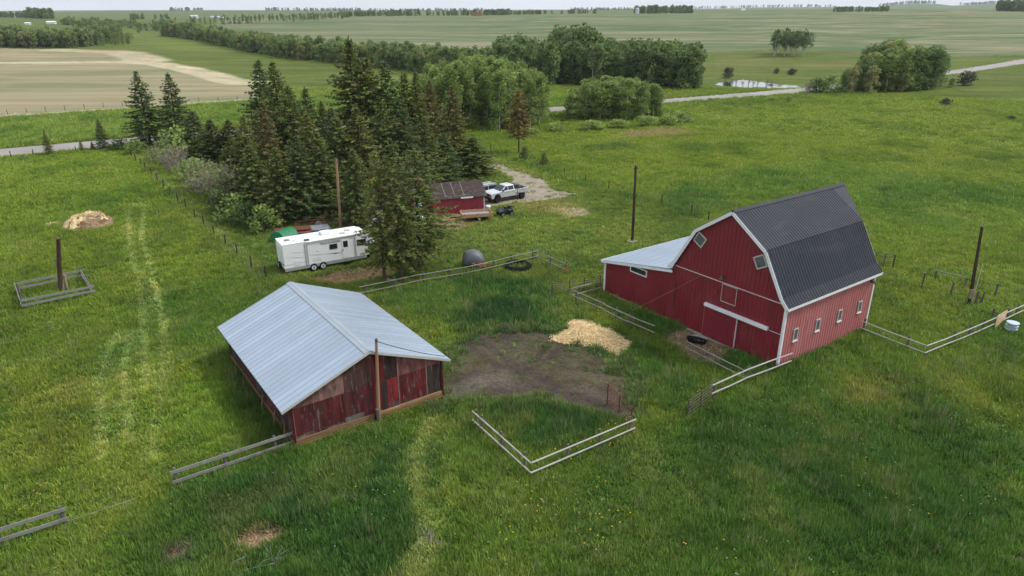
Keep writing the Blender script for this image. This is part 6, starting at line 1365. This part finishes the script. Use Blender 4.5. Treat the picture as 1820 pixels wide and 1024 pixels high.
wood('shelterbelt', 'long curved belt of trees running toward the horizon', [(290, 64), (350, 72), (440, 92), (520, 106), (600, 113), (700, 124), (800, 134), (900, 147), (900, 134), (800, 122), (700, 112), (600, 103), (520, 94), (440, 82), (350, 66), (300, 60)], 700, (6.8, 10.2), (0, 1, 2, 3, 1, 2), 23)
wood('woodland', 'wood of mixed trees behind the tan stubble field', [(-40, 84), (60, 86), (140, 85), (150, 80), (60, 76), (-40, 74)], 230, (7.5, 10.5), (0, 2, 3, 3), 24)
wood('woodland', 'wood of mixed trees behind the tan stubble field', [(90, 85), (140, 86), (180, 80), (215, 72), (220, 64), (190, 62), (150, 68), (100, 76)], 120, (5.5, 9), (1, 4, 3), 25)
wood('thicket', 'low scrub at the right end of the left wood', [(150, 83), (228, 79), (236, 68), (215, 66), (180, 78)], 70, (2.5, 4), (1, 2), 26)
wood('woodland', 'distant bushy wood in the valley on the left', [(105, 44), (160, 52), (210, 56), (300, 62), (300, 48), (200, 44), (120, 39)], 170, (4.5, 7.0), (1, 2, 3), 27, .48)
wood('woodland', 'distant bushy wood in the valley on the left', [(280, 45), (420, 44), (520, 38), (620, 33), (620, 31), (500, 34), (380, 38), (280, 39)], 130, (4.5, 7), (0, 1, 2), 28, .46)
def ridge(px0, px1, r, hr, n, seed, label, depth=60, kinds=(0, 1, 4), clump=0.0, name='treeline', wide=1.2):
    a = [az_at(px0 + (px1 - px0) * i / 8, r) for i in range(9)]; c = [az_at(px0 + (px1 - px0) * i / 8, r + depth) for i in range(9)]
    wood(name, label, None, n, hr if r < 2000 else (hr[0] * .5, hr[1] * .5), kinds, seed, clump, a + c[::-1], wide)
LBL = 'far line of trees on the low ridge near the horizon'
for q in ((1772, 1840, 1150, (11, 14), 60, 31), (1128, 1230, 1150, (9, 12), 90, 32), (1480, 1580, 1180, (6, 8), 60, 33, .45), (862, 906, 1190, (8, 10), 40, 34), (908, 1060, 1250, (5, 8), 70, 35, .45), (600, 700, 1150, (6, 9), 70, 36, .40), (690, 860, 1240, (6, 11), 90, 37, .42), (42, 92, 1150, (9, 13), 50, 38), (-20, 45, 1600, (10, 13), 40, 39), (300, 360, 2900, (18, 26), 40, 40, .4), (470, 640, 2900, (16, 26), 120, 41, .42), (1010, 1140, 2950, (14, 24), 80, 42, .45), (640, 860, 2950, (14, 24), 120, 43, .45), (1140, 1480, 5500, (24, 40), 160, 44, .45), (1560, 1660, 5550, (28, 45), 90, 45), (1700, 1790, 5550, (26, 40), 80, 46), (230, 300, 1180, (5, 8), 30, 47, .45)):
    ridge(*q[:5], q[5], LBL, 90 if q[2] < 2000 else 300, (0, 1, 4), q[6] if len(q) > 6 else 0.0)
# far farm buildings
def far_barn(px, py, w_, l, h, rz, label, m, name='farm_building', r=None):
    p = P(px, py) if r is None else Vector((*az_at(px, r), 0)); p.z = float(hT(p.x, p.y)); root = thing(name, label, 'farm building', p, rz)
    b = MB(); b.box(-l / 2, -w_ / 2, 0, l / 2, w_ / 2, h); b.build('wall', MT['farwhite'] if m != 'hay' else MT['hay'], root)
    b = MB(); b.extrude([(-l / 2 - .4, -w_ / 2 - .5, h - .1), (-l / 2 - .4, w_ / 2 + .5, h - .1), (-l / 2 - .4, 0, h * 1.45)], (l + .8, 0, 0)); b.build('roof', MT['farsteel'] if m == 'steel' else MT['farwhite'], root)
    return root
far_barn(386, 32, 10, 30, 3.2, .15, 'long low blue grey farm building far off on the left', 'steel'); far_barn(346, 33, 8, 10, 3.5, .3, 'tiny shed left of the long far farm building', 'steel')
far_barn(92, 43, 5, 7, 1.9, .2, 'small white shed on the striped field far left', 'white'); far_barn(50, 44, 3, 4, 1.4, .2, 'tiny white shed left of the small white one', 'white')
r0 = far_barn(1321, 19, 9, 12, 4, 0, 'white speck of a farmhouse on the far horizon', 'white', 'farmhouse', 2600)
p = Vector((*az_at(848, 1150), 0)); p.z = float(hT(p.x, p.y)); b = MB(); rg = random.Random(4)
for i in range(7):
    for j in range(4): b.box(-8 + i * 2.3, -2, j * 1.25, -8 + i * 2.3 + 2.2, 2, j * 1.25 + 1.2 + rg.uniform(0, .04))
o = b.build('bale_stack', MT['hay']); o.location = p; o.rotation_euler = (0, 0, -.1); tag(o, 'square brown stack of straw bales on the far crest', 'bale stack')
p = Vector((*az_at(1133, 1130), 0)); p.z = float(hT(p.x, p.y)); r0 = thing('grain_bin', 'pale blue grain bin beside the far row of trees', 'grain bin', p)
b = MB(); b.tube([(0, 0, 0), (0, 0, 7)], 2.8, 18); b.build('bin_wall', MT['tub'], r0); b = MB(); b.tube([(0, 0, 7), (0, 0, 8.6)], [3.0, .3], 18); b.build('roof', MT['farsteel'], r0)
p = P(457, 148); r0 = thing('road_sign', 'blank pale board sign standing in the far pasture behind the twin spires', 'sign', p, .1); b = MB(); b.box(-1.0, -.05, 2.0, 1.1, .05, 3.3); b.build('board', MT['white'], r0)
for x in (-.8, .9): b = MB(); b.tube([(x, .1, 0), (x, .1, 3.2)], .07, 6); b.build('leg', MT['post'], r0)
# ------------------------------------------------------------------ light, air, camera
w = bpy.data.worlds.new('World'); SC.world = w; w.use_nodes = True; t = NT(w)
sky = t.new('ShaderNodeTexSky', sky_type='NISHITA'); sky.sun_disc = False
SUN_EL, SUN_AZ = 50, 8     # azimuth from +X towards +Y, degrees
sky.sun_elevation = math.radians(SUN_EL); sky.sun_rotation = math.radians(90 - SUN_AZ); sky.air_density = 1; sky.dust_density = 3.0; sky.ozone_density = 1
tc = t.new('ShaderNodeTexCoord'); mp = t.new('ShaderNodeMapping'); t.l.new(tc.outputs['Generated'], mp.inputs[0]); mp.inputs['Scale'].default_value = (1, 1, 3)
cl = t.noise(mp.outputs[0], 1.6, 6, .6)
mixc = t.mix(t.rng(cl, .3, .7, .62, .9), sky.outputs[0], (11.0, 11.6, 12.4, 1))
bg = t.n['Background']; t.put(bg.inputs[0], mixc); bg.inputs[1].default_value = .090
sl = bpy.data.lights.new('Sun', 'SUN'); sl.energy = 2.5; sl.angle = math.radians(9); sl.color = (1, .965, .91)
so = bpy.data.objects.new('Sun', sl); COL.objects.link(so)
ce, se, ca, sa = math.cos(math.radians(SUN_EL)), math.sin(math.radians(SUN_EL)), math.cos(math.radians(SUN_AZ)), math.sin(math.radians(SUN_AZ))
so.rotation_euler = (-Vector((ce * ca, ce * sa, se))).to_track_quat('-Z', 'Y').to_euler()
hz = MB(); hz.box(-12000, -12000, -6, 12000, 12000, 110)
hm = bpy.data.materials.new('haze'); hm.use_nodes = True; hm.node_tree.nodes.clear()
ho = hm.node_tree.nodes.new('ShaderNodeOutputMaterial'); pv = hm.node_tree.nodes.new('ShaderNodeVolumePrincipled')
pv.inputs['Color'].default_value = (.86, .92, 1, 1); pv.inputs['Density'].default_value = HAZE; pv.inputs['Anisotropy'].default_value = 0.0
hm.node_tree.links.new(pv.outputs[0], ho.inputs['Volume'])
if HAZE: tag(hz.build('haze', hm), kind='stuff')
cd = bpy.data.cameras.new('Camera'); co = bpy.data.objects.new('Camera', cd); COL.objects.link(co)
cd.sensor_width = 36; cd.lens = 36 * FPX / 1820; cd.clip_start = .5; cd.clip_end = 30000
co.location = (0, 0, CAMH); co.rotation_euler = (math.pi / 2 - TH, 0, 0); SC.camera = co
SC.view_settings.view_transform = 'Standard'; SC.view_settings.look = 'None'; SC.view_settings.gamma = 1; SC.view_settings.exposure = 0.2
SC.render.engine = 'CYCLES'; SC.cycles.max_bounces = 6; SC.cycles.volume_bounces = 0; SC.cycles.transparent_max_bounces = 8
SC.cycles.use_denoising = True
